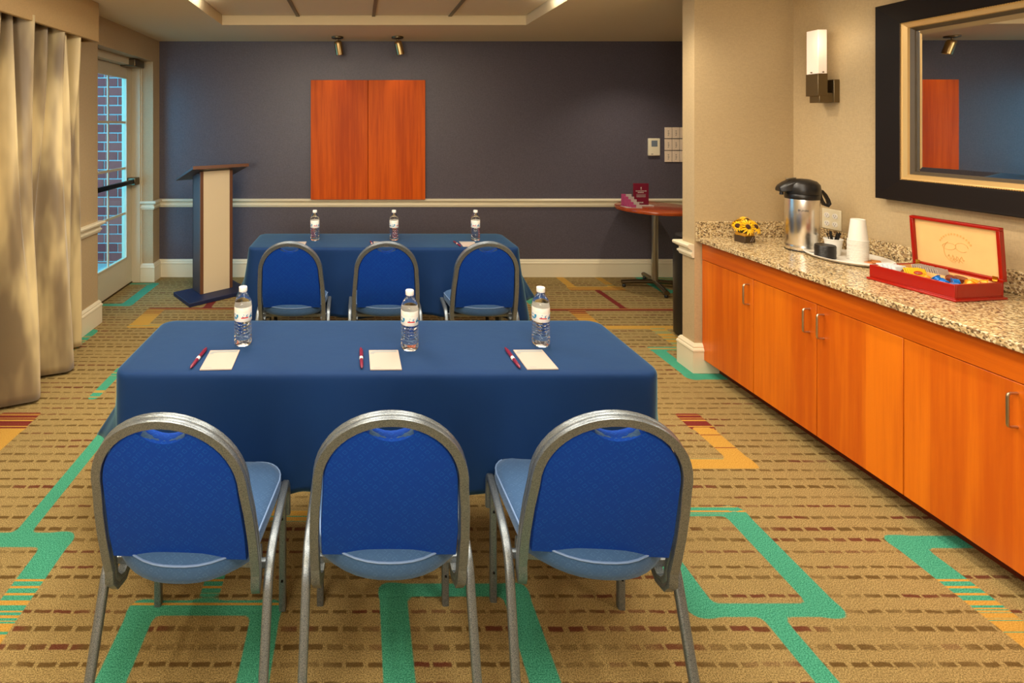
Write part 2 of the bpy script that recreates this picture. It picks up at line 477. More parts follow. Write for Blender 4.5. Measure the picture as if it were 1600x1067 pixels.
def sweep(bm, pts, prof, up, closed=False, cap=True):
    """sweep profile [(side, up)] along pts; 'up' fixed vector or function(i, tangent)"""
    pts = [Vector(p) for p in pts]; n = len(pts); rings = []
    for i, p in enumerate(pts):
        a = pts[(i-1) % n] if (closed or i > 0) else pts[0]
        c = pts[(i+1) % n] if (closed or i < n-1) else pts[-1]
        t1 = (p-a); t2 = (c-p)
        if t1.length < 1e-9: t1 = t2
        if t2.length < 1e-9: t2 = t1
        t1.normalize(); t2.normalize(); t = (t1+t2).normalized()
        k = 1/max(.35, t.dot(t1))
        u = Vector(up) if not callable(up) else Vector(up(i, t))
        side = t.cross(u)
        side.normalize(); uu = side.cross(t).normalized()
        rings.append([bm.verts.new(p + side*(s*k) + uu*h) for s, h in prof])
    m = len(prof)
    for i in range(n if closed else n-1):
        A, B = rings[i], rings[(i+1) % n]
        for j in range(m):
            bm.faces.new((A[j], A[(j+1) % m], B[(j+1) % m], B[j]))
    if cap and not closed:
        bm.faces.new(list(reversed(rings[0]))); bm.faces.new(rings[-1])
    return rings
def circ(r, n=10, ry=None):
    return [(r*math.cos(2*PI*i/n), (ry or r)*math.sin(2*PI*i/n)) for i in range(n)]
def rrect(w, h, r, n=3):
    out = []
    for cx, cy, a0 in ((w/2-r, h/2-r, 0), (-w/2+r, h/2-r, 90), (-w/2+r, -h/2+r, 180), (w/2-r, -h/2+r, 270)):
        for k in range(n+1):
            a = math.radians(a0+90*k/n); out.append((cx+r*math.cos(a), cy+r*math.sin(a)))
    return out
def bez(p0, p1, p2, n=8):
    p0, p1, p2 = Vector(p0), Vector(p1), Vector(p2)
    return [p0*(1-t)**2+p1*2*t*(1-t)+p2*t*t for t in (i/n for i in range(n+1))]
def extr(bm, poly, z0, z1, mat4=None, mi=0):
    a = [bm.verts.new((x, y, z0)) for x, y in poly]; b = [bm.verts.new((x, y, z1)) for x, y in poly]
    if mat4 is not None:
        for v in a+b: v.co = mat4 @ v.co
    n = len(poly)
    f = bm.faces.new(list(reversed(a))); f.material_index = mi
    f = bm.faces.new(b); f.material_index = mi
    for i in range(n):
        f = bm.faces.new((a[i], a[(i+1) % n], b[(i+1) % n], b[i])); f.material_index = mi
def thing(name, label, cat, loc=(0, 0, 0), rz=0, group=None):
    o = bpy.data.objects.new(name, None); COL.objects.link(o)
    o.empty_display_size = .05
    o.location = loc; o.rotation_euler = (0, 0, rz)
    o['label'] = label; o['category'] = cat
    if group: o['group'] = group
    return o
def tag(o, label, cat, group=None):
    o['label'] = label; o['category'] = cat
    if group: o['group'] = group
    return o
def struct(o, label=None):
    o['kind'] = 'structure'
    if label: o['label'] = label
    return o
def dup(root, loc=None, rz=None, label=None, group=None):
    r = root.copy(); COL.objects.link(r)
    if loc is not None: r.location = loc
    if rz is not None: r.rotation_euler = (0, 0, rz)
    if label: r['label'] = label
    if group: r['group'] = group
    for ch in list(root.children):
        c = ch.copy(); COL.objects.link(c); c.parent = r
        for gch in list(ch.children):
            d = gch.copy(); COL.objects.link(d); d.parent = c
    return r
def text_mesh(name, s, size, mat, parent=None, extrude=.0004):
    cu = bpy.data.curves.new(name, 'FONT'); cu.body = s; cu.size = size; cu.extrude = extrude
    cu.align_x = 'CENTER'; cu.align_y = 'CENTER'; cu.resolution_u = 3
    t = bpy.data.objects.new(name, cu); COL.objects.link(t)
    me = bpy.data.meshes.new_from_object(t.evaluated_get(bpy.context.evaluated_depsgraph_get()))
    bpy.data.objects.remove(t); bpy.data.curves.remove(cu)
    me.materials.clear()
    return link(name, me, mat, parent)

# ------------------------------------------------------------ room dimensions
YB = 5.156           # back wall
XL, XR = -2.069, 2.776
ZC = 2.445
YN = -2.2            # wall behind the viewer
XA = 3.95            # alcove right wall
PY0, PY1, PX = 3.165, 3.281, 2.144   # partition

# ------------------------------------------------------------ floor with woven bands
def bands():
    """(x0, x1, y0, y1, corner radius, gold at y0, gold at y1, maroon at y0, maroon at y1)"""
    B = []
    def r(x0, x1, y0, y1, rad=.02, g0=0., g1=0., m0=0., m1=0.): B.append((x0, x1, y0, y1, rad, g0, g1, m0, m1))
    k = .8611
    # left long band, its corner and the gold leg
    r(-1.325, -1.262, 2.18*k, 3.35*k)
    r(-2.2, -1.085, 2.145*k, 2.222*k, .05)
    r(-1.185, -1.085, .9, 2.222*k, .05, 1.9, -.15)
    r(-1.87, -1.73, 2.2*k, 3.0*k, .01, 1, 1, 0, 0)
    r(-1.95, -1.73, 2.97*k, 3.15*k, .01, 1, 1, .5, .85)
    # band loop under the left chair
    r(-.745, -.252, 1.845*k, 1.905*k, .05, .35, .35)
    r(-.745, -.655, .8, 1.90*k, .05, 0, 0)
    r(-.345, -.252, .8, 1.90*k, .05, 0, 0)
    r(-.53, -.465, 1.92*k, 2.33*k, .01, .2, .5)
    r(-.53, .15, 2.285*k, 2.35*k, .01, .7, .7)
    # loop under the middle and right chairs
    r(.07, .57, 1.92*k, 1.975*k, .05)
    r(.07, .162, .8, 1.97*k, .05)
    r(.482, .572, .8, 1.97*k, .06)
    # loop right of the right chair with tail
    r(1.07, 1.57, 1.84*k, 1.893*k, .03)
    r(1.07, 1.165, 1.84*k, 2.37*k, .05)
    r(1.475, 1.57, 1.84*k, 2.37*k, .06)
    r(1.07, 1.57, 2.315*k, 2.372*k, .04, .3, .3)
    r(1.288, 1.357, .9, 1.86*k, .01, 2.6, -.8)
    # band beside the counter
    r(2.0, 2.4, 2.14*k, 2.205*k, .03)
    r(2.0, 2.108, 1.0, 2.2*k, .03, 2.2, -.2)
    # gold hook right of the near table
    r(1.735, 1.84, 2.66*k, 3.02*k, .01, 1, 1, 0, .1)
    r(1.72, 1.85, 2.98*k, 3.14*k, .01, 1, 1, .5, .9)
    r(1.2, 1.84, 2.636*k, 2.715*k, .01, .82, .82)
    # upper right
    r(2.045, 2.14, 3.56*k, 4.07*k, .06)
    r(2.045, 2.6, 3.56*k, 3.645*k, .05)
    r(2.045, 2.6, 4.02*k, 4.09*k, .01, .5, .5)
    r(2.25, 2.37, 4.08*k, 4.47*k, .01, .75, .75)
    r(1.2, 3.6, 4.448*k, 4.517*k, .01, 1, 1)
    r(1.60, 3.6, 4.88*k, 4.944*k, .01, 1, 1, .75, .75)
    r(1.78, 1.915, 4.5*k, 4.9*k, .01, 1, 1, 0, .5)
    r(2.25, 2.305, 4.93*k, 5.5*k, .01, 1, 1, 1, 1)
    r(2.02, 2.56, 5.485*k, 5.61*k, .01, 1, 1, .55, .55)
    r(2.04, 2.12, 5.58*k, 6.1*k, .01, 1, 1)
    r(2.44, 2.51, 5.58*k, 6.1*k, .01, 1, .6)
    r(2.86, 2.97, 5.4*k, 6.1*k, .04)
    r(2.86, 3.6, 5.40*k, 5.5*k, .04)
    r(2.86, 3.6, 5.84*k, 5.95*k, .04, .3, .3)
    r(1.50, 1.62, 4.8*k, 5.5*k, .04, .3, 0)
    # upper left, by the door and lectern
    r(-2.08, -1.98, 5.02*k, 5.74*k, .05)
    r(-2.4, -1.98, 5.01*k, 5.075*k, .02, .1, .1)
    r(-2.4, -1.98, 5.67*k, 5.74*k, .02, .3, .3)
    r(-1.80, -.6, 4.905*k, 4.965*k, .01, 1, 1, .7, .7)
    r(-1.80, -1.655, 4.48*k, 4.93*k, .02, 1, 1, 0, .3)
    r(-1.80, -.9, 4.475*k, 4.56*k, .02, .85, .85)
    r(-1.34, -1.27, 4.94*k, 5.2*k, .01, 1, 1, 1, 1)
    r(-2.12, -1.985, 3.9*k, 4.44*k, .06, .9, -.1)
    r(-1.56, -1.50, 3.3*k, 3.75*k, .03, .4, .1)
    r(-2.08, -1.7, 6.03*k, 6.12*k, .01)
    return B
def build_floor():
    x0, x1, y0, y1, st = -2.6, 4.0, -2.25, YB+.05, .0165
    nx = int((x1-x0)/st)+1; ny = int((y1-y0)/st)+1
    xs = np.linspace(x0, x1, nx); ys = np.linspace(y0, y1, ny)
    Xg, Yg = np.meshgrid(xs, ys)
    co = np.zeros((nx*ny, 3)); co[:, 0] = Xg.ravel(); co[:, 1] = Yg.ravel()
    i = np.arange(nx*ny).reshape(ny, nx)
    fa = np.stack((i[:-1, :-1], i[:-1, 1:], i[1:, 1:], i[1:, :-1]), -1).reshape(-1, 4)
    me = bpy.data.meshes.new('floor')
    me.vertices.add(len(co)); me.vertices.foreach_set('co', co.ravel())
    me.loops.add(fa.size); me.loops.foreach_set('vertex_index', fa.ravel())
    me.polygons.add(len(fa)); me.polygons.foreach_set('loop_start', np.arange(0, fa.size, 4))
    me.update(calc_edges=True)
    X = Xg.ravel(); Y = Yg.ravel()
    sdf = np.full(X.shape, 9.0); gold = np.zeros(X.shape); mar = np.zeros(X.shape)
    for (a, b, c, d, rad, g0, g1, m0, m1) in bands():
        hx, hy = (b-a)/2, (d-c)/2; rad = min(rad, hx, hy)
        qx = np.abs(X-(a+b)/2)-hx+rad; qy = np.abs(Y-(c+d)/2)-hy+rad
        s = np.hypot(np.maximum(qx, 0), np.maximum(qy, 0))+np.minimum(np.maximum(qx, qy), 0)-rad
        t = np.clip((Y-c)/(d-c), 0, 1)
        near = (s < sdf) & (s < .05)
        gold = np.where(near, np.clip(g0+(g1-g0)*t, 0, 1), gold)
        mar = np.where(near, m0+(m1-m0)*t, mar)
        # union with a soft joint so inner corners are round
        kk = .03
        h = np.clip(.5+.5*(sdf-s)/kk, 0, 1)
        sdf = sdf*(1-h)+s*h-kk*h*(1-h)*.8
    for nm, v in (('band_sdf', sdf), ('band_gold', gold), ('band_maroon', mar)):
        at = me.attributes.new(nm, 'FLOAT', 'POINT'); at.data.foreach_set('value', v.astype(np.float32))
    o = link('floor', me, M['carpet']); struct(o)
build_floor()

# ------------------------------------------------------------ walls
def wallbox(name, x0, x1, y0, y1, z0, z1, mat):
    return struct(boxo(name, x0, x1, y0, y1, z0, z1, mat))
ZT = 2.62
wallbox('wall_back', XL-.3, XA+.15, YB, YB+.12, 0, ZT, M['bluewall'])
bm = bmesh.new()
YD0, YD1, ZD = 3.937, 4.997, 2.215       # door opening in the left wall
box(bm, XL-.28, XL, YN, YD0, 0, ZT)
box(bm, XL-.28, XL, YD1, YB, 0, ZT)
box(bm, XL-.28, XL, YD0, YD1, ZD, ZT)
struct(done('wall_left', bm, M['wall']))
wallbox('wall_right', XR, XR+.12, YN, PY0, 0, ZT, M['wall'])
wallbox('wall_partition', PX, XA, PY0, PY1, 0, ZT, M['wall'])
wallbox('wall_alcove', XA, XA+.12, PY1, YB, 0, ZT, M['wall'])
wallbox('wall_front', XL-.28, XR+.12, YN-.12, YN, 0, ZT, M['wall'])

# ceiling: plaster border round a recessed tray
TX0, TX1, TY0, TY1 = -1.187, 1.46, -.9, 4.32
bm = bmesh.new()
CX0, CX1, CY0, CY1 = XL-.3, XA+.12, YN-.12, YB+.12
box(bm, CX0, TX0, CY0, CY1, ZC, ZC+.3)
box(bm, TX1, CX1, CY0, CY1, ZC, ZC+.3)
box(bm, TX0, TX1, CY0, TY0, ZC, ZC+.3)
box(bm, TX0, TX1, TY1, CY1, ZC, ZC+.3)
ceil = struct(done('ceiling', bm, M['ceil']))
ZTL = ZC+.078
seams = [TX0, -.527, .132, .798, TX1]
ysm = [TY1-.61*i for i in range(0, 10)]
bm = bmesh.new(); box(bm, TX0, TX1, TY0, TY1, ZTL+.03, ZTL+.05); done('tray_back', bm, M['ceil'], ceil)
tile_me = {}
light_cells = {(1, 2), (1, 3), (3, 2), (3, 3), (1, 5), (1, 6), (3, 5), (3, 6)}
for i in range(4):
    for j in range(len(ysm)-1):
        xa, xb = seams[i]+.012, seams[i+1]-.012; ya, yb = max(ysm[j+1], TY0)+.012, ysm[j]-.012
        if yb-ya < .05: continue
        lit = (i+1, j) in light_cells
        o = boxo('light_panel' if lit else 'ceiling_tile', xa, xb, ya, yb, ZTL+.003, ZTL+.02, M['troffer'] if lit else M['tile'], ceil)
for i in range(1, 4):
    boxo('grid_bar', seams[i]-.014, seams[i]+.014, TY0, TY1, ZTL-.006, ZTL+.004, M['gridbar'], ceil)
for j in range(1, len(ysm)-1):
    boxo('grid_bar', TX0, TX1, ysm[j]-.014, ysm[j]+.014, ZTL-.005, ZTL+.004, M['gridbar'], ceil)

# mouldings: profile (out, z) swept along a plan path, wall on the left of travel
BASE_P = [(0, 0), (.022, 0), (.022, .135), (.026, .14), (.024, .150), (.018, .158), (.018, .166), (.012, .176), (.008, .183), (0, .183)]
RAIL_P = [(0, .725), (.012, .725), (.016, .737), (.022, .742), (.022, .752), (.014, .758), (.014, .772), (.028, .780), (.040, .790), (.042, .802), (.036, .811), (0, .811)]
def moulding(name, path, prof, mat=None):
    bm = bmesh.new(); n = len(path); rings = []
    P = [Vector((p[0], p[1], 0)) for p in path]
    for i, p in enumerate(P):
        d1 = (P[i]-P[i-1]).normalized() if i > 0 else (P[1]-P[0]).normalized()
        d2 = (P[i+1]-P[i]).normalized() if i < n-1 else d1
        n1 = Vector((d1.y, -d1.x, 0)); n2 = Vector((d2.y, -d2.x, 0))   # right of travel = out of the wall
        nn = (n1+n2).normalized(); k = 1/max(.3, nn.dot(n1))
        rings.append([bm.verts.new(p+nn*(o*k)+Vector((0, 0, z))) for o, z in prof])
    m = len(prof)
    for A, B in zip(rings, rings[1:]):
        for j in range(m): bm.faces.new((A[j], A[(j+1) % m], B[(j+1) % m], B[j]))
    bm.faces.new(list(reversed(rings[0]))); bm.faces.new(rings[-1])
    return struct(done(name, bm, mat or M['trim'], smooth=True, angle=25))
e = .001
XJ = -2.186    # where door frame meets the reveal
far_path = [(XJ, YD1-e), (XL+e, YD1-e), (XL+e, YB-e), (XA-e, YB-e), (XA-e, PY1+e), (PX-e, PY1+e), (PX-e, PY0-e), (2.287, PY0-e)]
moulding('baseboard_back', far_path, BASE_P)
moulding('trim_1', far_path[:-1], RAIL_P)
moulding('baseboard_left', [(XL+e, YN), (XL+e, YD0+e), (XL-.10, YD0+e)], BASE_P)
moulding('trim_2', [(XL+e, YN), (XL+e, YD0+e), (XL-.10, YD0+e)], RAIL_P)

# ------------------------------------------------------------ door in the left wall
door = bpy.data.objects.new('door_1', None); COL.objects.link(door); struct(door, 'cream glazed exterior door with black push bar and grey closer')
door.location = (0, 0, 0)
bm = bmesh.new()     # frame
box(bm, XL-.28, XJ, YD1-.032, YD1-.001, 0, ZD)
box(bm, XL-.28, XJ, YD0+.001, YD0+.16, 0, ZD)
box(bm, XL-.28, XJ, YD0, YD1, 2.150, ZD-.001)
box(bm, XL-.28, XJ+.012, YD1-.014, YD1-.001, 0, ZD-.001)
done('door_frame', bm, M['door'], door, bevel=.003)
LX0, LX1 = -2.312, -2.268
LY0, LY1 = 4.060, 4.962
GY0, GY1, GZ0, GZ1 = 4.176, 4.846, .276, 2.035
bm = bmesh.new()
box(bm, LX0, LX1, LY0, GY0, .012, 2.146); box(bm, LX0, LX1, GY1, LY1, .012, 2.146)
box(bm, LX0, LX1, GY0, GY1, .012, GZ0); box(bm, LX0, LX1, GY0, GY1, GZ1, 2.146)
done('door_leaf', bm, M['door'], door, bevel=.003)
boxo('glass_pane', -2.292, -2.286, GY0, GY1, GZ0, GZ1, M['pane'], door)
gz = [.714, 1.154, 1.600]
for z in gz: boxo('muntin', -2.284, -2.272, GY0, GY1, z-.011, z+.011, M['door'], door)
for i in (1,):
    y = GY0+(GY1-GY0)*i/2; boxo('muntin', -2.283, -2.273, y-.010, y+.010, GZ0, GZ1, M['door'], door)
bm = bmesh.new()
for a in (GY0, GY1-.014): box(bm, LX1-.004, LX1+.010, a, a+.014, GZ0-.002, GZ1+.002)
for a in (GZ0-.002, GZ1-.012): box(bm, LX1-.004, LX1+.010, GY0, GY1, a, a+.014)
done('glazing_bead', bm, M['door'], door, bevel=.002)
bm = bmesh.new()
ZB = 1.020
box(bm, LX1+.045, LX1+.075, LY0+.05, LY1-.10, ZB-.022, ZB+.022)
pb = done('push_bar', bm, M['blackmetal'], door, bevel=.008)
bm = bmesh.new(); box(bm, LX1, LX1+.085, LY1-.11, LY1-.01, ZB-.036, ZB+.036); box(bm, LX1, LX1+.085, LY0+.02, LY0+.07, ZB-.036, ZB+.036)
done('bar_bracket', bm, M['bronze'], pb, bevel=.006)
bm = bmesh.new(); box(bm, XJ-.085, XJ+.060, LY1-.24, LY1-.035, 2.135, 2.205)
cl = done('door_closer', bm, M['bronze'], door, bevel=.006)
bm = bmesh.new(); sweep(bm, [(-2.20, LY1-.23, 2.165), (-2.235, LY1-.55, 2.162)], rrect(.02, .008, .002), (0, 0, 1))
done('closer_arm', bm, M['steel'], cl)
boxo('threshold', -2.33, -2.262, YD0+.16, YD1-.032, .0, .012, M['bronze'], door)

# ------------------------------------------------------------ outside the door: brick wing wall
BY = 5.72; BX1 = -2.62
bw = bpy.data.objects.new('wall_outside', None); COL.objects.link(bw); struct(bw, 'red brick wall with pale mortar seen through the door glass')
boxo('mortar_core', -5.2, BX1-.006, BY+.010, BY+.22, -.15, 3.3, M['mortar'], bw)
BH, BL = .106, .315
bme = bpy.data.meshes.new('brick')
b_ = bmesh.new(); box(b_, -BL/2+.007, BL/2-.007, 0, .1, .007, BH-.007); b_.to_mesh(bme); b_.free(); bme.materials.append(M['brick'])
hme = bpy.data.meshes.new('half_brick')
b_ = bmesh.new(); box(b_, -BL/4+.007, BL/4-.007, 0, .1, .007, BH-.007); b_.to_mesh(hme); b_.free(); hme.materials.append(M['brick'])
for r in range(-1, 28):
    x = BX1
    if r % 2:
        o = bpy.data.objects.new('brick', hme); COL.objects.link(o); o.parent = bw; o.location = (x-BL/4, BY+random.uniform(-.002, .002), r*BH); x -= BL/2
    while x > -4.0:
        o = bpy.data.objects.new('brick', bme); COL.objects.link(o); o.parent = bw; o.location = (x-BL/2, BY+random.uniform(-.002, .002), r*BH); x -= BL
struct(boxo('trim_3', -6, -2.33, 2.5, 9, -.2, -.02, M['paving']), 'pale paving outside the door')

# ------------------------------------------------------------ curtain and pelmet
def build_curtain():
    n = 520; rowsz = 46; y_end, y_start = 3.53, .6
    vs = []; fs = []
    for r in range(rowsz+1):
        z = 2.20 - (2.20-.018)*r/rowsz; t = r/rowsz
        k = min(1, t*.95)
        k = k*k*(3-2*k)
        for i in range(n+1):
            s = i/n; y = y_end-(y_end-y_start)*s
            ph = (y-2.82)/.362*2*PI          # deep floor folds, crests at about .365 m spacing
            deep = .118*math.cos(ph+.25*math.sin(y*3.1)) + .022*math.cos(2*ph+1.2)
            tight = .055*math.cos(y*2*PI/.095+1.2*math.sin(y*5)) + .026*math.cos(y*2*PI/.19+2)
            mid = .030*math.sin(y*2*PI/.17+z*1.5)*(1-k)
            fine = .006*math.sin(y*2*PI/.06+z*2)
            x = -1.945 + deep*(.22+.78*k) + tight*(1-k*.93)*.85 + mid + fine*.6
            q_ = max(0., min(1., (y-3.36)/.17)); x = x*(1-q_)+(-1.985+.015*math.sin(y*60))*q_
            x = max(x, XL+.035)
            yy = y + .018*math.sin(z*1.6+s*30)*k
            vs.append((x, yy, z))
    for r in range(rowsz):
        for i in range(n):
            a = r*(n+1)+i; fs.append((a, a+1, a+n+2, a+n+1))
    me = bpy.data.meshes.new('curtain'); me.from_pydata(vs, [], fs); me.update()
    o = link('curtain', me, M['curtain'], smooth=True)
    md = o.modifiers.new('s', 'SOLIDIFY'); md.thickness = .004
    tag(o, 'floor-length gold satin curtain hanging in deep folds beside the door', 'curtain')
build_curtain()
pe = thing('pelmet', 'tan fabric-covered pelmet box above the gold curtain', 'pelmet', (XL, 2.0, 2.164))
bm = bmesh.new()
box(bm, .19, .215, -2.6, 1.547, 0, .28); done('front_board', bm, M['pelmet'], pe, bevel=.004)
bm = bmesh.new(); box(bm, .002, .19, 1.522, 1.547, 0, .28); done('end_board', bm, M['pelmet'], pe, bevel=.003)
bm = bmesh.new(); box(bm, .002, .19, -2.6, 1.522, .255, .275); done('top_board', bm, M['pelmet'], pe)

# ------------------------------------------------------------ chairs
def front_leg(sx):
    bm = bmesh.new()
    sweep(bm, [(sx*.205, .172, .0), (sx*.205, .172, .405)], rrect(.022, .022, .004), (0, 1, 0))
    return bm
def make_chair():
    t = thing('banquet_chair', 'x', 'chair')
    for sx in (-1, 1):
        lg = done('leg', front_leg(sx), M['pewter'], t, smooth=True)
        for z in (.10, .30):
            bm = bmesh.new(); lathe(bm, [(.004, 0), (.004, .003), (.002, .004)], 8, mat4=Matrix.Translation((sx*.205, .1605, z)) @ Matrix.Rotation(PI/2, 4, 'X'))
            done('rivet', bm, M['blackmetal'], lg)
    for sx in (-1, 1):     # side rail running back under the seat and bending down into the rear leg
        bm = bmesh.new()
        pts = [Vector((sx*.216, .186, .30)), Vector((sx*.216, .184, .36))] + bez((sx*.216, .182, .385), (sx*.217, .165, .425), (sx*.218, .13, .422), 4)[0:] \
            + [Vector((sx*.219, .02, .415))] + bez((sx*.220, -.03, .412), (sx*.221, -.105, .41), (sx*.221, -.125, .335), 7) + [Vector((sx*.223, -.185, .165)), Vector((sx*.226, -.245, 0))]
        sweep(bm, pts, rrect(.020, .024, .006), (1, 0, 0))
        done('leg', bm, M['pewter'], t, smooth=True)
    # back arch, tapered plane leaning back, its ends curling forward to the rails
    def P(x, z):
        return Vector((x, -.125-.145*(z-.35)/.525, z))
    pts = []
    arc = []
    for i in range(25):
        a = PI*i/24
        arc.append(P(.183*math.cos(a)*1.0, 0.672+.196*math.sin(a)**.92))
    low = [P(.190, .60), P(.194, .52), P(.195, .44), P(.194, .40)]
    curl = [Vector((.193, -.138, .368)), Vector((.190, -.122, .345)), Vector((.186, -.098, .342)), Vector((.183, -.078, .362)), Vector((.180, -.070, .392)), Vector((.178, -.068, .402))]
    right = list(reversed(curl))+list(reversed(low))
    left = [Vector((-p.x, p.y, p.z)) for p in low+curl]
    pts = right+arc+left
    nrm = Vector((0, 1, .276)).normalized()
    n = len(pts)
    def upf(i, tt):
        j = min(i, n-1-i)
        if j < 6: return (1, 0, 0) if i < n/2 else (-1, 0, 0)
        return tuple(nrm)
    bm = bmesh.new()
    # arch with a constant binormal (sideways axis lies in the arch plane)
    prof = [(-.011, -.014), (.011, -.014), (.012, -.012), (.012, -.002), (.010, .0), (.012, .002), (.012, .012), (.011, .014), (-.011, .014), (-.012, .012), (-.012, .002), (-.010, 0), (-.012, -.002), (-.012, -.012)]
    main = list(reversed(low))+arc+[Vector((-p.x, p.y, p.z)) for p in low]
    sweep(bm, main, prof, tuple(nrm))
    for sgn in (1, -1):
        c = [Vector((sgn*p.x, p.y, p.z)) for p in [low[-1]]+curl]
        sweep(bm, c, [(b, a) for a, b in prof][::-1], (1, 0, 0))
    done('back_frame', bm, M['pewter'], t, smooth=True, angle=50)
    # back pad with scooped hand grip
    def outline(k):
        o = []
        zb = .452
        o.append((.176*k, zb)); o.append((.177*k, .53)); o.append((.173*k, .60))
        for i in range(0, 33):
            a = PI*i/32
            x = .169*math.cos(a); z = .672+.182*math.sin(a)**.92
            if abs(x) < .062:
                dip = .040*(math.cos(x/.062*PI/2))**.8
                z = z-dip
            o.append((x*k, z if k == 1 else .66+(z-.66)*k))
        o.append((-.173*k, .60)); o.append((-.177*k, .53)); o.append((-.176*k, zb))
        return o
    bm = bmesh.new()
    def lay(k, off, zsh=0):
        return [bm.verts.new(P(x, z)+nrm*off) for x, z in [(x, (.66+(z-.66)*k)) for x, z in [(q[0]*k, q[1]) for q in outline(1)]]]
    L = [lay(.93, -.0125), lay(.985, -.0115), lay(1.0, -.006), lay(1.0, .010), lay(.97, .022), lay(.88, .030)]
    m = len(L[0])
    for A, B in zip(L, L[1:]):
        for j in range(m): bm.faces.new((A[j], A[(j+1) % m], B[(j+1) % m], B[j]))
    bm.faces.new(list(reversed(L[0]))); bm.faces.new(L[-1])
    bmesh.ops.triangulate(bm, faces=[f for f in bm.faces if len(f.verts) > 4])
    done('backrest', bm, M['chairblue'], t, smooth=True, angle=50)
    # lighter rolled pad at the scoop
    bm = bmesh.new()
    pp = []
    for i in range(13):
        x = -.056+.112*i/12
        s = math.sqrt(max(0, 1-(x/.169)**2))**.92
        z = .672+.182*s-.040*(math.cos(x/.062*PI/2))**.8-.006
        pp.append(P(x, z)+nrm*.004)
    sweep(bm, pp, circ(.014, 8, .0055), (0, 0, 1))
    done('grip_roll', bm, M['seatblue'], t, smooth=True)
    # seat: trapezoid with a bowed rear, domed top
    def seat_outline(k):
        o = []
        for i in range(13):       # rear bow, left to right
            u = -1+2*i/12
            o.append((.178*u*k, (-.198+.075*abs(u)**2.4)*k))
        for i in range(7):        # right rear side
            q = i/6; o.append(((.186+.022*q)*k, (-.105+.22*q)*k))
        for i in range(1, 7):
            a = PI/2*i/6; o.append(((.208-.07*(1-math.cos(a)))*k, (.125+.072*math.sin(a))*k))
        fr = [(-x, y) for x, y in o[13:]][::-1]
        return o+fr
    bm = bmesh.new()
    def sl(k, z): return [bm.verts.new((x, y, z)) for x, y in seat_outline(k)]
    L = [sl(.93, .404), sl(.985, .412), sl(1.0, .428), sl(.998, .446), sl(.985, .4555), sl(.97, .461), sl(.90, .470), sl(.75, .477), sl(.5, .482), sl(.2, .484)]
    m = len(L[0])
    for A, B in zip(L, L[1:]):
        for j in range(m): bm.faces.new((A[j], A[(j+1) % m], B[(j+1) % m], B[j]))
    bm.faces.new(list(reversed(L[0]))); bm.faces.new(L[-1])
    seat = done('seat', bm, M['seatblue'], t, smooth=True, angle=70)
    bm = bmesh.new()
    sweep(bm, [(x, y, .4565) for x, y in seat_outline(.988)], circ(.0028, 6), (0, 0, 1), closed=True)
    done('piping', bm, M['pipe'], seat, smooth=True)
    bm = bmesh.new()
    sweep(bm, [(-.20, .165, .395), (.20, .165, .395)], rrect(.02, .022, .003), (0, 0, 1))
    done('stretcher', bm, M['pewter'], t, smooth=True)
    bm = bmesh.new()
    sweep(bm, [(-.21, -.088, .378), (.21, -.088, .378)], rrect(.016, .02, .003), (0, 0, 1))
    done('stretcher', bm, M['pewter'], t, smooth=True)
    bm = bmesh.new(); box(bm, -.17, .17, -.09, .155, .396, .406); done('seat_pan', bm, M['blackmetal'], t)
    return t
def pewter():
    m, nt, b = newmat('hammered_pewter'); g = N(nt)
    tc = g.node('ShaderNodeTexCoord').outputs['Object']
    n = g.noise(tc, 700, 2)
    g.link(g.mix(g.smooth(n, .3, .7), lin((84, 96, 108)), lin((154, 162, 166))), b.inputs['Base Color'])
    b.inputs['Metallic'].default_value = .7; b.inputs['Roughness'].default_value = .32
    g.bump(n, b, .35, .001)
    return m
M['pewter'] = pewter()
M['pipe'] = flat('blue_piping', (110, 138, 180), .6)
c0 = make_chair()
GN, GF = 'near row of blue banquet chairs', 'far row of blue banquet chairs'
chairs = [(-.457, 1.448, -2.0, 'near blue banquet chair at the left end of the near table', GN),
          (.080, 1.458, 0, 'near blue banquet chair in the middle of the near table', GN),
          (.640, 1.458, -3.5, 'near blue banquet chair at the right end of the near table', GN),
          (-.410, 3.213, 0, 'far blue banquet chair nearest the lectern at the far table', GF),
          (.168, 3.213, 0, 'far blue banquet chair in the middle of the far table', GF),
          (.772, 3.213, 0, 'far blue banquet chair at the right end of the far table', GF)]
for i, (x, y, rz, lb, gr) in enumerate(chairs):
    if i == 0:
        c0.location = (x, y, 0); c0.rotation_euler = (0, 0, math.radians(rz)); c0['label'] = lb; c0['group'] = gr
    else: dup(c0, (x, y, 0), math.radians(rz), lb, gr)

# ------------------------------------------------------------ folding tables and cloths
def folding_table(cx, cy, W, D, h, label):
    t = thing('folding_table', label, 'table', (cx, cy, 0))
    bm = bmesh.new(); box(bm, -W/2+.012, W/2-.012, -D/2+.012, D/2-.012, h-.032, h-.006); done('tabletop', bm, M['white'], t, bevel=.006)
    for sx in (-1, 1):
        for sy in (-1, 1):
            bm = bmesh.new(); sweep(bm, [(sx*(W/2-.12), sy*(D/2-.09), .012), (sx*(W/2-.12), sy*(D/2-.09), h-.032)], circ(.014, 10), (0, 1, 0))
            lg = done('leg', bm, M['black'], t, smooth=True)
            bm = bmesh.new(); lathe(bm, [(.02, 0), (.022, .012), (.017, .03)], 12, sx*(W/2-.12), sy*(D/2-.09), 0); done('foot_cap', bm, M['black'], lg, smooth=True)
        bm = bmesh.new(); sweep(bm, [(sx*(W/2-.12), -D/2+.09, .12), (sx*(W/2-.12), D/2-.09, .12)], circ(.010, 8), (0, 0, 1))
        done('stretcher', bm, M['black'], t, smooth=True)
    return t
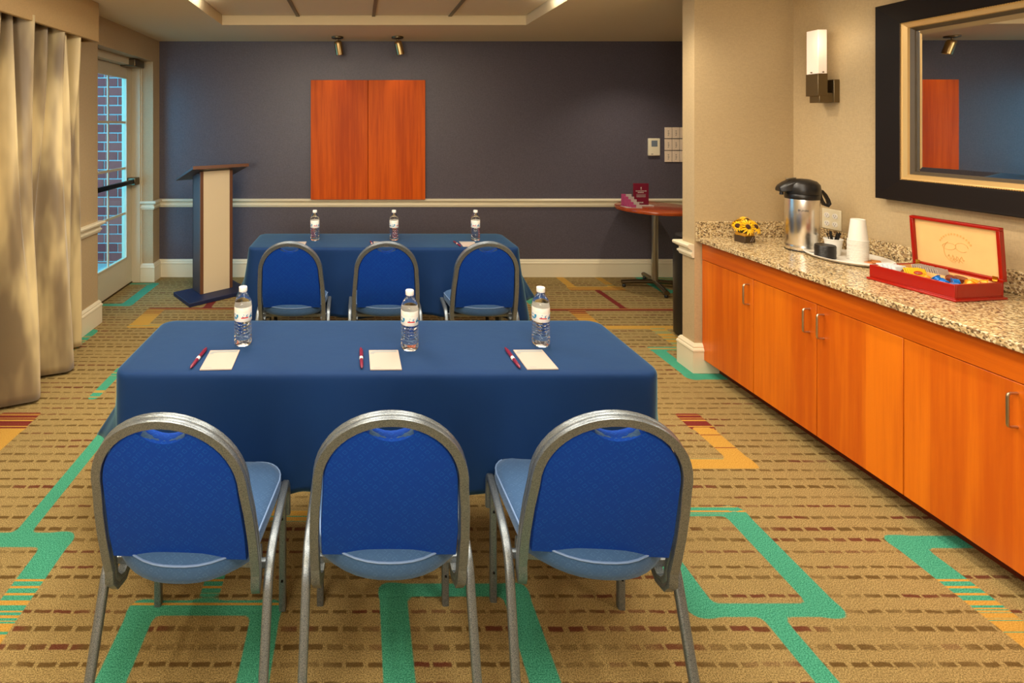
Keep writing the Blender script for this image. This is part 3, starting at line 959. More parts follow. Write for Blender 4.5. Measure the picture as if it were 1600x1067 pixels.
def tablecloth(cx, cy, W, D, h, hem, flL, flR, seed, label):
    rng = random.Random(seed)
    R = .055; per = []
    def add(x, y, nx, ny): per.append((x, y, nx, ny))
    hw, hd = W/2, D/2
    NL, NS, NC = 110, 30, 12
    for i in range(NL): add(-hw+R+(W-2*R)*i/NL, -hd, 0, -1)
    for i in range(NC): a = -PI/2+PI/2*i/NC; add(hw-R+R*math.cos(a), -hd+R+R*math.sin(a), math.cos(a), math.sin(a))
    for i in range(NS): add(hw, -hd+R+(D-2*R)*i/NS, 1, 0)
    for i in range(NC): a = PI/2*i/NC; add(hw-R+R*math.cos(a), hd-R+R*math.sin(a), math.cos(a), math.sin(a))
    for i in range(NL): add(hw-R-(W-2*R)*i/NL, hd, 0, 1)
    for i in range(NC): a = PI/2+PI/2*i/NC; add(-hw+R+R*math.cos(a), hd-R+R*math.sin(a), math.cos(a), math.sin(a))
    for i in range(NS): add(-hw, hd-R-(D-2*R)*i/NS, -1, 0)
    for i in range(NC): a = PI+PI/2*i/NC; add(-hw+R+R*math.cos(a), -hd+R+R*math.sin(a), math.cos(a), math.sin(a))
    n = len(per); bm = bmesh.new()
    ph = [rng.uniform(0, 6.28) for _ in range(6)]
    def flare(x, y, nx, ny):
        f = .020
        for (cxx, cyy, amp) in ((-hw, -hd, flL[0]), (-hw, hd, flL[1]), (hw, -hd, flR[0]), (hw, hd, flR[1])):
            if abs(nx) > .5:
                if abs(x-cxx) < .1: f += amp*max(0, 1-abs(y-cyy)/(D*.95))**1.25
            else: f += amp*math.exp(-((x-cxx)/.13)**2-((y-cyy)/.13)**2)
        return f
    rings = []
    sh = .010
    for k, (o, z) in enumerate(((-.30, 0), (-.16, 0), (-.08, 0), (-.03, 0), (-.010, -.0005), (-.002, -.003), (.003, -.009), (.005, -.018))):
        ring = []
        for (x, y, nx, ny) in per:
            if o <= -.08:
                f = {-.30: .15, -.16: .6, -.08: .85}[o]
                ring.append(bm.verts.new((x*f if abs(x) < hw else x*f, y*f, h+z)))
            else: ring.append(bm.verts.new((x+nx*o, y+ny*o, h+z)))
        rings.append(ring)
    NV = 20
    for k in range(1, NV+1):
        t = k/NV; ring = []
        for j, (x, y, nx, ny) in enumerate(per):
            s = x*1.0 if abs(ny) > .5 else y
            f = flare(x, y, nx, ny)
            wv = .026*math.sin(s*2*PI/.62+ph[0]+(0 if ny < 0 else 2))+.009*math.sin(s*2*PI/.27+ph[1]) + .004*math.sin(s*2*PI/.11+ph[2])
            off = .005+f*t**1.15+wv*t**1.3
            dcorner = min(math.hypot(x-a, y-b) for a in (-hw, hw) for b in (-hd, hd))
            hz = hem + .010*math.sin(s*2*PI/.8+ph[3]) - .05*math.exp(-(dcorner/.10)**2)
            ring.append(bm.verts.new((x+nx*off, y+ny*off, (h-.018)+(hz-h+.018)*t)))
        rings.append(ring)
    for A, B in zip(rings, rings[1:]):
        for j in range(n): bm.faces.new((A[j], A[(j+1) % n], B[(j+1) % n], B[j]))
    bm.faces.new(rings[0])
    o = done('tablecloth', bm, M['cloth'], smooth=True, angle=80)
    md = o.modifiers.new('s', 'SOLIDIFY'); md.thickness = .0025; md.offset = -1
    o.location = (cx, cy, 0)
    tag(o, label, 'tablecloth')
H1 = .745
folding_table(.0965, 1.882, 1.82, .445, H1-.002, 'folding table under the near navy cloth')
tablecloth(.0965, 1.880, 1.835, .455, H1, .338, (.0, .30), (.0, .06), 3, 'navy blue tablecloth draped over the near table')
folding_table(.172, 3.568, 1.82, .445, H1-.002, 'folding table under the far navy cloth')
tablecloth(.172, 3.566, 1.835, .455, H1, .30, (.03, .14), (.02, .22), 5, 'navy blue tablecloth draped over the far table')

# ------------------------------------------------------------ bottles, pens, notepads
def make_bottle():
    t = thing('water_bottle', 'x', 'bottle')
    prof = [(.0, .006), (.020, .004), (.027, .0), (.031, .006), (.0325, .014)]
    z = .018
    while z < .086:
        prof += [(.0325, z), (.0318, z+.003), (.0296, z+.006), (.0318, z+.009), (.0325, z+.0115)]; z += .0122
    prof += [(.0318, .0945), (.0318, .146), (.0325, .150), (.0315, .158), (.027, .170), (.020, .183), (.0145, .192), (.0125, .197), (.0125, .203)]
    bm = bmesh.new(); lathe(bm, prof, 36)
    done('bottle_body', bm, M['water'], t, smooth=True, angle=60)
    bm = bmesh.new(); lathe(bm, [(.0322, .093), (.0325, .0935), (.0325, .1445), (.0322, .145)], 36, cap=False)
    done('label', bm, M['blabel'], t, smooth=True)
    bm = bmesh.new(); lathe(bm, [(.0150, .198), (.0155, .199), (.0155, .2135), (.0145, .2155), (.0, .2155)], 28)
    done('cap', bm, M['white'], t, smooth=True)
    return t
b0 = make_bottle()
ht = H1+.0005
BN, BF = 'water bottles on the near table', 'water bottles on the far table'
for i, (x, y, rz, lb, gr) in enumerate([
    (-.436, 1.876, 20, 'clear water bottle on the near table, nearest the curtain', BN),
    (.190, 1.837, 0, 'clear water bottle in the middle of the near table', BN),
    (.6875, 1.870, -8, 'clear water bottle at the right end of the near table', BN),
    (-.313, 3.57, 10, 'small clear water bottle at the lectern end of the far table', BF),
    (.256, 3.57, 50, 'small clear water bottle in the middle of the far table', BF),
    (.843, 3.57, -30, 'small clear water bottle at the right end of the far table', BF)]):
    if i == 0: b0.location = (x, y, ht); b0.rotation_euler = (0, 0, math.radians(rz)); b0['label'] = lb; b0['group'] = gr
    else: dup(b0, (x, y, ht), math.radians(rz), lb, gr)
def make_pad():
    t = thing('notepad', 'x', 'notepad')
    bm = bmesh.new(); box(bm, -.0535, .0535, -.0715, .0715, 0, .004); done('paper_block', bm, M['paper'], t, bevel=.0006)
    bm = bmesh.new()
    a = bez((-.043, .040, .0042), (-.043, .059, .0042), (-.024, .060, .0042), 8)+[Vector((.048, .060, .0042))]
    sweep(bm, a, [(-.007, 0), (.007, 0), (.007, .0002), (-.007, .0002)], (0, 0, 1))
    done('printed_header', bm, M['greyprint'], t)
    bm = bmesh.new()
    for i in range(6): box(bm, -.040+i*.004, -.0372+i*.004, -.0625, -.0575, .004, .0043)
    done('printed_logo', bm, M['greyprint'], t)
    return t
p0 = make_pad()
PN = 'notepads on the tables'
for i, (x, y, rz, lb) in enumerate([
    (-.484, 1.742, 2.5, 'white notepad at the left end of the near table'),
    (.0925, 1.742, .5, 'white notepad in the middle of the near table'),
    (.621, 1.745, 1.0, 'white notepad at the right end of the near table'),
    (-.420, 3.44, 0, 'white notepad behind the far chair nearest the lectern'),
    (.160, 3.44, 0, 'white notepad behind the middle far chair'),
    (.765, 3.44, 0, 'white notepad at the right end of the far table')]):
    if i == 0: p0.location = (x, y, ht); p0.rotation_euler = (0, 0, math.radians(rz)); p0['label'] = lb; p0['group'] = PN
    else: dup(p0, (x, y, ht), math.radians(rz), lb, PN)
def make_pen():
    t = thing('pen', 'x', 'pen')
    R = Matrix.Translation((0, 0, .0062)) @ Matrix.Rotation(-PI/2, 4, 'X')
    bm = bmesh.new(); lathe(bm, [(.0015, -.078), (.0055, -.066), (.0062, -.03), (.0062, .0), (.0062, .05), (.0045, .066), (.0018, .076)], 14, mat4=R); done('barrel', bm, M['maroon'], t, smooth=True)
    bm = bmesh.new(); lathe(bm, [(.0065, -.018), (.0065, -.002)], 14, mat4=R); done('barrel_print', bm, M['white'], t, smooth=True)
    bm = bmesh.new(); box(bm, .0045, .0072, .012, .058, .0055, .0085); box(bm, .002, .0072, .054, .060, .0055, .0085); done('clip', bm, M['maroon'], t, bevel=.0006)
    return t
q0 = make_pen()
for i, (x, y, rz, lb) in enumerate([
    (-.563, 1.752, -3, 'maroon pen left of the left notepad on the near table'),
    (.010, 1.752, 1, 'maroon pen left of the middle notepad on the near table'),
    (.543, 1.752, 2, 'maroon pen left of the right notepad on the near table'),
    (.092, 3.44, 6, 'maroon pen showing over the middle far chair'),
    (.683, 3.44, 8, 'maroon pen left of the right notepad on the far table')]):
    if i == 0: q0.location = (x, y, ht); q0.rotation_euler = (0, 0, math.radians(rz)); q0['label'] = lb; q0['group'] = 'maroon pens'
    else: dup(q0, (x, y, ht), math.radians(rz), lb, 'maroon pens')

# ------------------------------------------------------------ lectern
le = thing('lectern', 'dark lectern with champagne front panel on a navy base by the door', 'lectern', (-1.362, 4.615, 0), math.radians(40))
bm = bmesh.new(); box(bm, -.29, .29, -.20, .19, 0, .035); done('base', bm, M['lectbase'], le, bevel=.004)
bm = bmesh.new()
prof_pts = [(-.17, -.03), (.17, -.03), (.17, .15), (-.17, .15)]
box(bm, -.125, -.105, -.035, .15, .035, 1.13); box(bm, .165, .185, -.035, .15, .035, 1.13)
bm2 = bmesh.new()
box(bm, -.125, .185, .13, .15, .035, 1.10)
done('column', bm, M['lectside'], le, bevel=.002)
bm = bmesh.new(); box(bm, -.128, -.098, -.040, -.018, .035, 1.15); box(bm, .158, .188, -.040, -.018, .035, 1.15); done('edge_trim', bm, M['lecttrim'], le, bevel=.002)
bm = bmesh.new(); box(bm, -.098, .158, -.036, -.020, .035, 1.15); done('front_panel', bm, M['lectpanel'], le)
RT = Matrix.Translation((.04, -.09, 1.195)) @ Matrix.Rotation(math.radians(-18), 4, 'X')
bm = bmesh.new(); box(bm, -.27, .27, -.03, .41, -.022, 0, mat4=RT); tb = done('reading_top', bm, M['lectside'], le, bevel=.002)
bm = bmesh.new(); box(bm, -.271, .271, -.037, -.028, -.026, .004, mat4=RT); done('top_edge', bm, M['lecttrim'], le, bevel=.001)
bm = bmesh.new(); box(bm, -.25, .25, .395, .41, 0, .015, mat4=RT); done('paper_ledge', bm, M['lecttrim'], le, bevel=.001)

# ------------------------------------------------------------ wall board cabinet
wb = thing('whiteboard_cabinet', 'closed two-door reddish wood presentation cabinet on the blue wall', 'wall cabinet', (.0985, YB, .810))
bm = bmesh.new(); box(bm, -.585, .585, -.05, -.001, .004, 1.222); done('carcass', bm, M['board'], wb)
for sx in (-1, 1):
    bm = bmesh.new()
    a, b = (-.587, -.003) if sx < 0 else (.003, .587)
    box(bm, a, b, -.072, -.051, 0, 1.226); done('cabinet_door', bm, M['board'], wb, bevel=.003)

# ------------------------------------------------------------ ceiling spots
def make_spot():
    t = thing('spotlight', 'x', 'spotlight')
    bm = bmesh.new(); lathe(bm, [(0, 0), (.058, 0), (.060, -.004), (.057, -.016), (.02, -.022), (0, -.022)], 28); done('canopy', bm, M['bronze'], t, smooth=True)
    bm = bmesh.new(); sweep(bm, [(0, 0, -.02), (-.004, 0, -.055)], circ(.009, 10), (0, 1, 0)); done('stem', bm, M['bronze'], t, smooth=True)
    R = Matrix.Translation((.004, .0, -.05)) @ Matrix.Rotation(math.radians(-9), 4, 'Y') @ Matrix.Rotation(math.radians(12), 4, 'X')
    bm = bmesh.new(); lathe(bm, [(.012, .012), (.030, .008), (.036, 0), (.038, -.02), (.038, -.125), (.035, -.128), (.033, -.115), (0, -.115)], 28, mat4=R); cn = done('lamp_can', bm, M['bronzelt'], t, smooth=True)
    bm = bmesh.new(); lathe(bm, [(.030, -.1165), (0, -.1175)], 20, mat4=R, cap=False); done('bulb', bm, M['bulb'], cn)
    return t
M['bronzelt'] = flat('satin_bronze', (176, 150, 104), .3, 1.0)
s0 = make_spot(); s0.location = (-.208, 4.90, ZC); s0['label'] = 'bronze ceiling spotlight above the left half of the wooden cabinet'; s0['group'] = 'ceiling spotlights'
s1 = dup(s0, (.386, 4.90, ZC), math.radians(-25), 'bronze ceiling spotlight above the right half of the wooden cabinet', 'ceiling spotlights')
spot('spot_beam', (-.19, 4.93, 2.25), (-.35, 5.2, 1.1), 2.2, 80, .9, (1, .8, .55), .03)
spot('spot_beam', (.39, 4.93, 2.25), (.5, 5.2, 1.1), 2.2, 80, .9, (1, .8, .55), .03)

# ------------------------------------------------------------ thermostat and plaques
th = thing('thermostat', 'cream thermostat with grey display on the blue wall', 'thermostat', (3.062, YB, 1.257))
bm = bmesh.new(); box(bm, -.059, .059, -.028, -.001, 0, .180); done('casing', bm, M['ivory'], th, bevel=.006)
bm = bmesh.new(); box(bm, -.032, .030, -.0295, -.0275, .095, .158); done('display', bm, M['lcd'], th)
bm = bmesh.new(); box(bm, -.035, -.015, -.0292, -.0275, .014, .020); done('maker_mark', bm, M['ink'], th)
pl_me = None; pos = ('top', 'middle', 'bottom'); cpos = ('left', 'centre', 'right')
pl0 = None
for c in range(3):
    for r in range(3):
        x = 3.180+.036+c*.0795; z = 1.437-r*.1225
        lb = f'small cream plaque, {pos[r]} row and {cpos[c]} column of the wall grid'
        if pl0 is None:
            pl0 = thing('wall_plaque', lb, 'plaque', (x, YB, z), 0, 'grid of small cream plaques')
            bm = bmesh.new(); box(bm, -.036, .036, -.012, -.001, 0, .114); done('plate', bm, M['plaque'] if 'plaque' in M else M['paper'], pl0, bevel=.002)
            bm = bmesh.new()
            for k in range(5): box(bm, -.007+.003*(k % 2), .005+.003*(k % 3-1), -.0126, -.0118, .026+k*.012, .031+k*.012)
            done('printed_mark', bm, M['ink'], pl0)
        else: dup(pl0, (x, YB, z), 0, lb)

# ------------------------------------------------------------ round table with sign and card holder
rt = thing('round_table', 'tall round cherry cafe table with steel cross base in the alcove', 'table', (2.868, 4.80, 0))
bm = bmesh.new(); lathe(bm, [(0, .750), (.33, .750), (.348, .756), (.352, .768), (.348, .781), (.338, .785), (0, .785)], 72); done('tabletop', bm, M['tablewood'], rt, smooth=True, angle=40)
bm = bmesh.new(); lathe(bm, [(.030, .06), (.030, .735), (.05, .74)], 24); lathe(bm, [(.09, .735), (.09, .75)], 24); done('column', bm, M['steel'], rt, smooth=True)
for k, an in enumerate((172, 352, 258, 78)):
    a = math.radians(an); L = .30
    bm = bmesh.new()
    sweep(bm, [(0, 0, .062), (L*.6*math.cos(a), L*.6*math.sin(a), .055), (L*math.cos(a), L*math.sin(a), .045)], circ(.024, 12, .020), (0, 0, 1))
    lg = done('leg', bm, M['steeldark'] if 'steeldark' in M else M['bronze'], rt, smooth=True)
    bm = bmesh.new(); lathe(bm, [(.016, 0), (.018, .012), (.010, .028)], 12, (L-.02)*math.cos(a), (L-.02)*math.sin(a), 0); done('glide', bm, M['black'], lg, smooth=True)
sg = thing('table_sign', 'upright maroon sign with pale print on the round table', 'sign', (2.75, 4.83, .7852), math.radians(0))
bm = bmesh.new(); box(bm, -.075, .075, -.004, .004, .012, .222); done('sign_board', bm, M['maroonprint'], sg, bevel=.001)
bm = bmesh.new(); box(bm, -.085, .11, -.035, .035, 0, .012); done('sign_foot', bm, M['paper'], sg, bevel=.003)
bm = bmesh.new()
box(bm, -.006, .006, -.0055, -.0042, .174, .186); box(bm, -.006, .006, -.0055, -.0042, .162, .170)
for j, (wd, z) in enumerate(((.052, .143), (.032, .128))):
    x = -wd
    while x < wd-.006:
        l = random.uniform(.006, .014); box(bm, x, min(x+l, wd), -.0055, -.0042, z, z+.009); x += l+.003
for j in range(4): box(bm, -.045, .045, -.0052, -.0042, .088+j*.008, .0905+j*.008)
for x in (-.024, -.011, .002, .012): box(bm, x, x+.009, -.0055, -.0042, .030, .042)
done('sign_print', bm, M['paper'], sg)
ch = thing('card_holder', 'pocketed holder of pink and white cards on the round table', 'card holder', (2.63, 4.77, .7852), math.radians(0))
bm = bmesh.new()
for k in range(5):
    z1 = .118-.022*k; y = .05-.025*k; x = -.030+.011*k
    box(bm, x+.000, x+.055, y, y+.006, .0, z1)
done('card_stack', bm, M['paper'], ch, bevel=.001)
bm = bmesh.new()
for k in range(5):
    z1 = .120-.022*k; y = .048-.025*k; x = -.030+.011*k
    box(bm, x-.045, x-.002, y, y+.006, .0, z1)
done('pink_cards', bm, M['pink'], ch, bevel=.001)
bm = bmesh.new(); box(bm, -.08, .07, -.055, .06, 0, .004); done('holder_tray', bm, M['paper'], ch)
tb_ = thing('waste_bin', 'tall black bin mostly hidden behind the partition end', 'bin', (2.540, 3.705, 0))
bm = bmesh.new(); lathe(bm, [(.150, 0), (.160, .012), (.163, .60), (.165, .68)], 40); done('bin_body', bm, M['black'], tb_, smooth=True)
bm = bmesh.new(); lathe(bm, [(.166, .68), (.166, .70), (.150, .745), (.09, .755), (.085, .742), (0, .742)], 40); done('bin_lid', bm, M['black'], tb_, smooth=True)

# ------------------------------------------------------------ base cabinets and counter
XC = 2.19; YC0, YC1 = .55, PY0-.004
cab = thing('base_cabinet', 'long cherry base cabinet with four slab doors under the granite', 'cabinet', (2.49, 1.9, 0))
def CB(name, x0, x1, y0, y1, z0, z1, mat, par=None, bevel=0):
    bm = bmesh.new(); box(bm, x0-2.49, x1-2.49, y0-1.9, y1-1.9, z0, z1); return done(name, bm, mat, par or cab, bevel=bevel)
CB('carcass', XC+.022, XR-.002, YC0, YC1-.02, .085, .830, M['toe'])
CB('toe_kick', 2.290, XR-.002, YC0+.02, YC1-.02, 0, .085, M['toe'])
CB('apron', XC, XC+.02, YC0, YC1, .7175, .830, M['cherryh'], bevel=.0015)
se = [YC1, 3.194*.8611, 2.753*.8611, 2.315*.8611, 1.876*.8611, 1.43*.8611, .99*.8611, YC0]
hside = ['n', 'n', 'f', 'n', 'f', 'n', 'f']
for i in range(len(se)-1):
    a, b = se[i+1]+.0018, se[i]-.0018
    d = CB('cabinet_door', XC, XC+.020, a, b, .085, .7145, M['cherry'], bevel=.0015)
    yh = a+.035 if hside[i] == 'n' else b-.035
    if i == 0: yh = 1165-560; yh = (XC-.02)*775/(1165-560)
    if i == 3: yh = (XC-.02)*775/(1580-560)
    bm = bmesh.new(); x0 = XC-2.49; r = .012; y = yh-1.9
    pts = [(x0+.002, y, .680)]+[(p.x, p.y, p.z) for p in bez((x0-.020, y, .680), (x0-.032, y, .680), (x0-.032, y, .668), 5)] \
        + [(p.x, p.y, p.z) for p in bez((x0-.032, y, .580), (x0-.032, y, .568), (x0-.020, y, .568), 5)]+[(x0+.002, y, .568)]
    sweep(bm, pts, circ(.0045, 10), (0, 1, 0)); done('handle', bm, M['nickel'], d, smooth=True)
ctop = thing('granite_counter', 'speckled beige granite counter with low backsplash', 'countertop', (2.46, 1.9, .8305))
bm = bmesh.new(); box(bm, 2.15-2.46, XR-.002-2.46, YC0-.03-1.9, PY0-.002-1.9, 0, .031); done('slab', bm, M['granite'], ctop, bevel=.004)
bm = bmesh.new(); box(bm, XR-.022-2.46, XR-.002-2.46, YC0-.03-1.9, PY0-.022-1.9, .0312, .130); done('backsplash', bm, M['granite'], ctop, bevel=.002)
bm = bmesh.new(); box(bm, 2.150-2.46, XR-.0225-2.46, PY0-.022-1.9, PY0-.002-1.9, .0312, .130); done('backsplash', bm, M['granite'], ctop, bevel=.002)
ZK = .8618

# ------------------------------------------------------------ outlet
ou = thing('wall_outlet', 'cream double wall outlet behind the coffee dispenser', 'outlet', (XR, 2.905, .962))
bm = bmesh.new(); box(bm, -.008, -.001, -.058, .058, 0, .118); done('cover_plate', bm, M['ivory'], ou, bevel=.003)
for sy in (-.025, .025):
    for z in (.032, .080):
        bm = bmesh.new(); lathe(bm, [(.0155, 0), (.0155, .003)], 20, mat4=Matrix.Translation((-.008, sy, z)) @ Matrix.Rotation(-PI/2, 4, 'Y'), sx=1.0, sy=1.05)
        so = done('socket', bm, M['white'], ou, smooth=True)
        bm = bmesh.new()
        box(bm, -.0116, -.0108, sy-.007, sy-.0055, z-.001, z+.007); box(bm, -.0116, -.0108, sy+.0055, sy+.007, z-.001, z+.007); box(bm, -.0116, -.0108, sy-.002, sy+.002, z-.009, z-.005)
        done('slot', bm, M['black'], so)

# ------------------------------------------------------------ sconce
sc_ = thing('wall_sconce', 'lit opal glass sconce on a bronze bracket beside the mirror', 'sconce', (XR, 2.95, 1.70))
def SB(name, x0, x1, y0, y1, z0, z1, mat, par=None, bevel=.002):
    bm = bmesh.new(); box(bm, x0-XR, x1-XR, y0-2.95, y1-2.95, z0-1.70, z1-1.70); return done(name, bm, mat, par or sc_, bevel=bevel)
SB('backplate', 2.743, XR-.001, 2.860, 2.960, 1.703, 1.836, M['bronze2'] if 'bronze2' in M else M['bronze'])
SB('arm', 2.672, 2.745, 2.874, 2.938, 1.703, 1.760, M['bronze'])
SB('lamp_body', 2.662, 2.718, 2.872, 2.952, 1.742, 1.872, M['bronze'])
gs = SB('glass_shade', 2.664, 2.716, 2.874, 2.950, 1.868, 2.127, M['lamp'], bevel=.003)
bm = bmesh.new()
for x, y in ((2.690, 2.870), (2.658, 2.911)):
    lathe(bm, [(0, -.004), (.004, -.003), (.005, 0), (.004, .003), (0, .004)], 10, x-XR, y-2.95, 1.880-1.70)
done('knob', bm, M['bronze'], gs, smooth=True)
pt = bpy.data.lights.new('sconce_glow', 'POINT'); pt.energy = .7; pt.color = (1, .84, .6); pt.shadow_soft_size = .05
po = bpy.data.objects.new('sconce_glow', pt); COL.objects.link(po); po.location = (2.62, 2.80, 2.05)

# ------------------------------------------------------------ mirror
MY0, MY1 = .90, 2.612; MZ0, MZ1 = 1.190, 2.193
mi = thing('framed_mirror', 'large wall mirror in a black and gilt frame over the counter', 'mirror', (XR, (MY0+MY1)/2, MZ0))
def frame_part(name, prof, inset_y, mat, beads=False):
    """profile [(depth from wall, inward offset)] swept round the rectangle"""
    bm = bmesh.new(); cy = (MY0+MY1)/2; rings = []
    for sy, sz in ((-1, -1), (1, -1), (1, 1), (-1, 1)):
        ring = []
        for dx, off in prof:
            y = sy*((MY1-MY0)/2-off); z = (off if sz < 0 else (MZ1-MZ0)-off)
            ring.append(bm.verts.new((-dx, y, z)))
        rings.append(ring)
    m = len(prof)
    for i in range(4):
        A, B = rings[i], rings[(i+1) % 4]
        for j in range(m): bm.faces.new((A[j], A[(j+1) % m], B[(j+1) % m], B[j]))
    return done(name, bm, mat, mi)
frame_part('outer_frame', [(.001, 0), (.054, 0), (.058, .004), (.056, .012), (.040, .100), (.038, .106), (.001, .106)], 0, M['frameblack'])
frame_part('gilt_band', [(.001, .106), (.036, .107), (.040, .112), (.037, .117), (.033, .134), (.024, .137), (.001, .137)], 0, M['framegold'])
frame_part('inner_liner', [(.001, .137), (.024, .137), (.014, .150), (.010, .152), (.001, .152)], 0, M['frameiron'])
bm = bmesh.new()
def bead(y, z):
    lathe(bm, [(0, -.003), (.003, 0), (0, .003)], 5, mat4=Matrix.Translation((-.0405, y, z)))
hyy = (MY1-MY0)/2-.109; z0_, z1_ = .109, MZ1-MZ0-.109
y = -hyy
while y <= hyy: bead(y, z0_); bead(y, z1_); y += .0085
z = z0_
while z <= z1_: bead(-hyy, z); bead(hyy, z); z += .0085
bo = done('bead_row', bm, M['framegold'], mi); bo['kind'] = 'stuff'
# glass: flat centre with bevelled rim, hung very slightly out of parallel with the wall
bm = bmesh.new()
hy = (MY1-MY0)/2-.150; za, zb = .150, MZ1-MZ0-.150; bv = .026
yaw = math.radians(.56)
def V(y, z, d): return bm.verts.new((-(.013+d-(y)*math.tan(yaw)*1.0), y, z))
O = [V(-hy, za, -.003), V(hy, za, -.003), V(hy, zb, -.003), V(-hy, zb, -.003)]
I = [V(-hy+bv, za+bv, 0), V(hy-bv, za+bv, 0), V(hy-bv, zb-bv, 0), V(-hy+bv, zb-bv, 0)]
bm.faces.new(I)
for i in range(4): bm.faces.new((O[i], O[(i+1) % 4], I[(i+1) % 4], I[i]))
done('mirror_glass', bm, M['mirror'], mi)

# ------------------------------------------------------------ airpot
ap = thing('coffee_airpot', 'brushed steel coffee dispenser with black pump lid', 'coffee dispenser', (2.528, 2.826, ZK), math.radians(0))
bm = bmesh.new(); lathe(bm, [(.074, 0), (.0775, .004), (.0775, .030), (.0765, .034), (.0775, .038), (.0775, .285), (.076, .298)], 56); done('steel_body', bm, M['steelpot'] if 'steelpot' in M else M['steel'], ap, smooth=True, angle=50)
bm = bmesh.new(); lathe(bm, [(.079, .0003), (.079, .006), (.076, .0075)], 48); done('base_ring', bm, M['black'], ap, smooth=True)
bm = bmesh.new(); lathe(bm, [(.077, .292), (.079, .300), (.079, .318), (.077, .321)], 48); lathe(bm, [(.080, .322), (.0815, .336), (.0815, .350), (.078, .374), (.064, .392), (.036, .403), (0, .406)], 48)
done('lid', bm, M['black'], ap, smooth=True, angle=50)
A = math.radians(166)     # spout points towards the room
ca, sa = math.cos(A), math.sin(A)
bm = bmesh.new()
rings_ = []
for (d, z0, z1, wv) in ((.02, .345, .404, .050), (.06, .338, .398, .046), (.09, .334, .382, .038), (.112, .330, .366, .030), (.120, .333, .358, .024)):
    c = Vector((ca*d, sa*d, 0)); s = Vector((-sa, ca, 0))
    rings_.append([bm.verts.new(c+s*u*wv+Vector((0, 0, z))) for u, z in ((-1, z0), (-1, z1-.012), (-.6, z1), (.6, z1), (1, z1-.012), (1, z0))])
for a_, b_ in zip(rings_, rings_[1:]):
    for j in range(6): bm.faces.new((a_[j], a_[(j+1) % 6], b_[(j+1) % 6], b_[j]))
bm.faces.new(rings_[-1]); bm.faces.new(list(reversed(rings_[0])))
hd = done('spout_hood', bm, M['black'], ap, bevel=.004)
bm = bmesh.new(); lathe(bm, [(.010, .312), (.009, .335)], 14, ca*.100, sa*.100, 0); done('spout', bm, M['black'], ap, smooth=True)
bm = bmesh.new(); c = Vector((ca*.055, sa*.055, .4035))
box(bm, -.024, .024, -.010, .010, 0, .006, mat4=Matrix.Translation(c) @ Matrix.Rotation(A+.1, 4, 'Z') @ Matrix.Rotation(.12, 4, 'Y')); done('pump_button', bm, M['steel'], ap, bevel=.003)
A2 = math.radians(-14); cb, sb = math.cos(A2), math.sin(A2)
bm = bmesh.new()
hp = [(.074, .345), (.092, .338), (.108, .318), (.122, .290), (.128, .268), (.120, .256), (.104, .262), (.094, .280), (.086, .302), (.082, .325)]
sweep(bm, [(cb*r_, sb*r_, z_) for r_, z_ in hp], rrect(.013, .026, .004), (-sb, cb, 0))
done('carry_handle', bm, M['black'], ap, smooth=True, angle=60)
tx = text_mesh('maker_name', 'BUNN', .016, M['ink'], ap)
# front of the body faces the viewer
an = math.radians(-128)
tx.location = (math.cos(an)*.0782, math.sin(an)*.0782, .232); tx.rotation_euler = (PI/2, 0, an+PI/2)

# ------------------------------------------------------------ sunflowers in a low wrapped pot
fl = thing('flower_arrangement', 'small bunch of yellow sunflowers in a dark square pot', 'flowers', (2.352, 3.02, ZK), math.radians(14))
bm = bmesh.new(); box(bm, -.040, .040, -.034, .034, 0, .040); done('pot', bm, M['pot'], fl, bevel=.003)
bm = bmesh.new(); box(bm, -.037, .037, -.031, .031, .040, .058); done('ribbon', bm, M['ribbon'], fl, bevel=.003)
bm = bmesh.new()
for k in range(2): box(bm, -.0006, .0006, -.0352, -.0342, -.018, .018, mat4=Matrix.Translation((.010+.016*k, 0, .022)) @ Matrix.Rotation(.6, 4, 'Y'))
done('twine', bm, M['paper'], fl)
bm = bmesh.new(); lathe(bm, [(.030, .052), (.040, .075), (.030, .095), (0, .10)], 20); done('foliage', bm, M['leafg'], fl, smooth=True)
def flower(cx, cy, cz, tilt, az, R_):
    R = Matrix.Translation((cx, cy, cz)) @ Matrix.Rotation(az, 4, 'Z') @ Matrix.Rotation(tilt, 4, 'Y')
    bm = bmesh.new()
    for lay, (n_, rr, lift) in enumerate(((15, R_, .002), (13, R_*.86, .006))):
        for i in range(n_):
            a = 2*PI*i/n_+lay*.2+random.uniform(-.07, .07); w_ = .24
            def q(r, da, z): return bm.verts.new(R @ Vector((r*math.cos(a+da), r*math.sin(a+da), z)))
            r1 = rr*random.uniform(.92, 1.06)
            v = [q(.010, 0, lift), q(r1*.55, -w_*.75, lift+.004), q(r1*.8, -w_*.42, lift+.002), q(r1, 0, lift-.006), q(r1*.8, w_*.42, lift+.002), q(r1*.55, w_*.75, lift+.004)]
            c = q(r1*.6, 0, lift+.0015)
            for k in range(6): bm.faces.new((c, v[k], v[(k+1) % 6]))
    f = done('petals', bm, M['petal'], fl)
    bm = bmesh.new(); lathe(bm, [(.0135, .004), (.014, .010), (.009, .015), (0, .016)], 18, mat4=R); done('flower_centre', bm, M['seed'], f, smooth=True)
flower(-.024, -.034, .098, 1.15, math.radians(-100), .052)
flower(.040, -.030, .094, 1.05, math.radians(-75), .050)
flower(.012, -.002, .128, .55, math.radians(-95), .040)
flower(-.050, .0, .098, 1.1, math.radians(-170), .038)
flower(.040, .025, .118, .6, math.radians(20), .040)
flower(.0, .045, .108, .9, math.radians(90), .040)

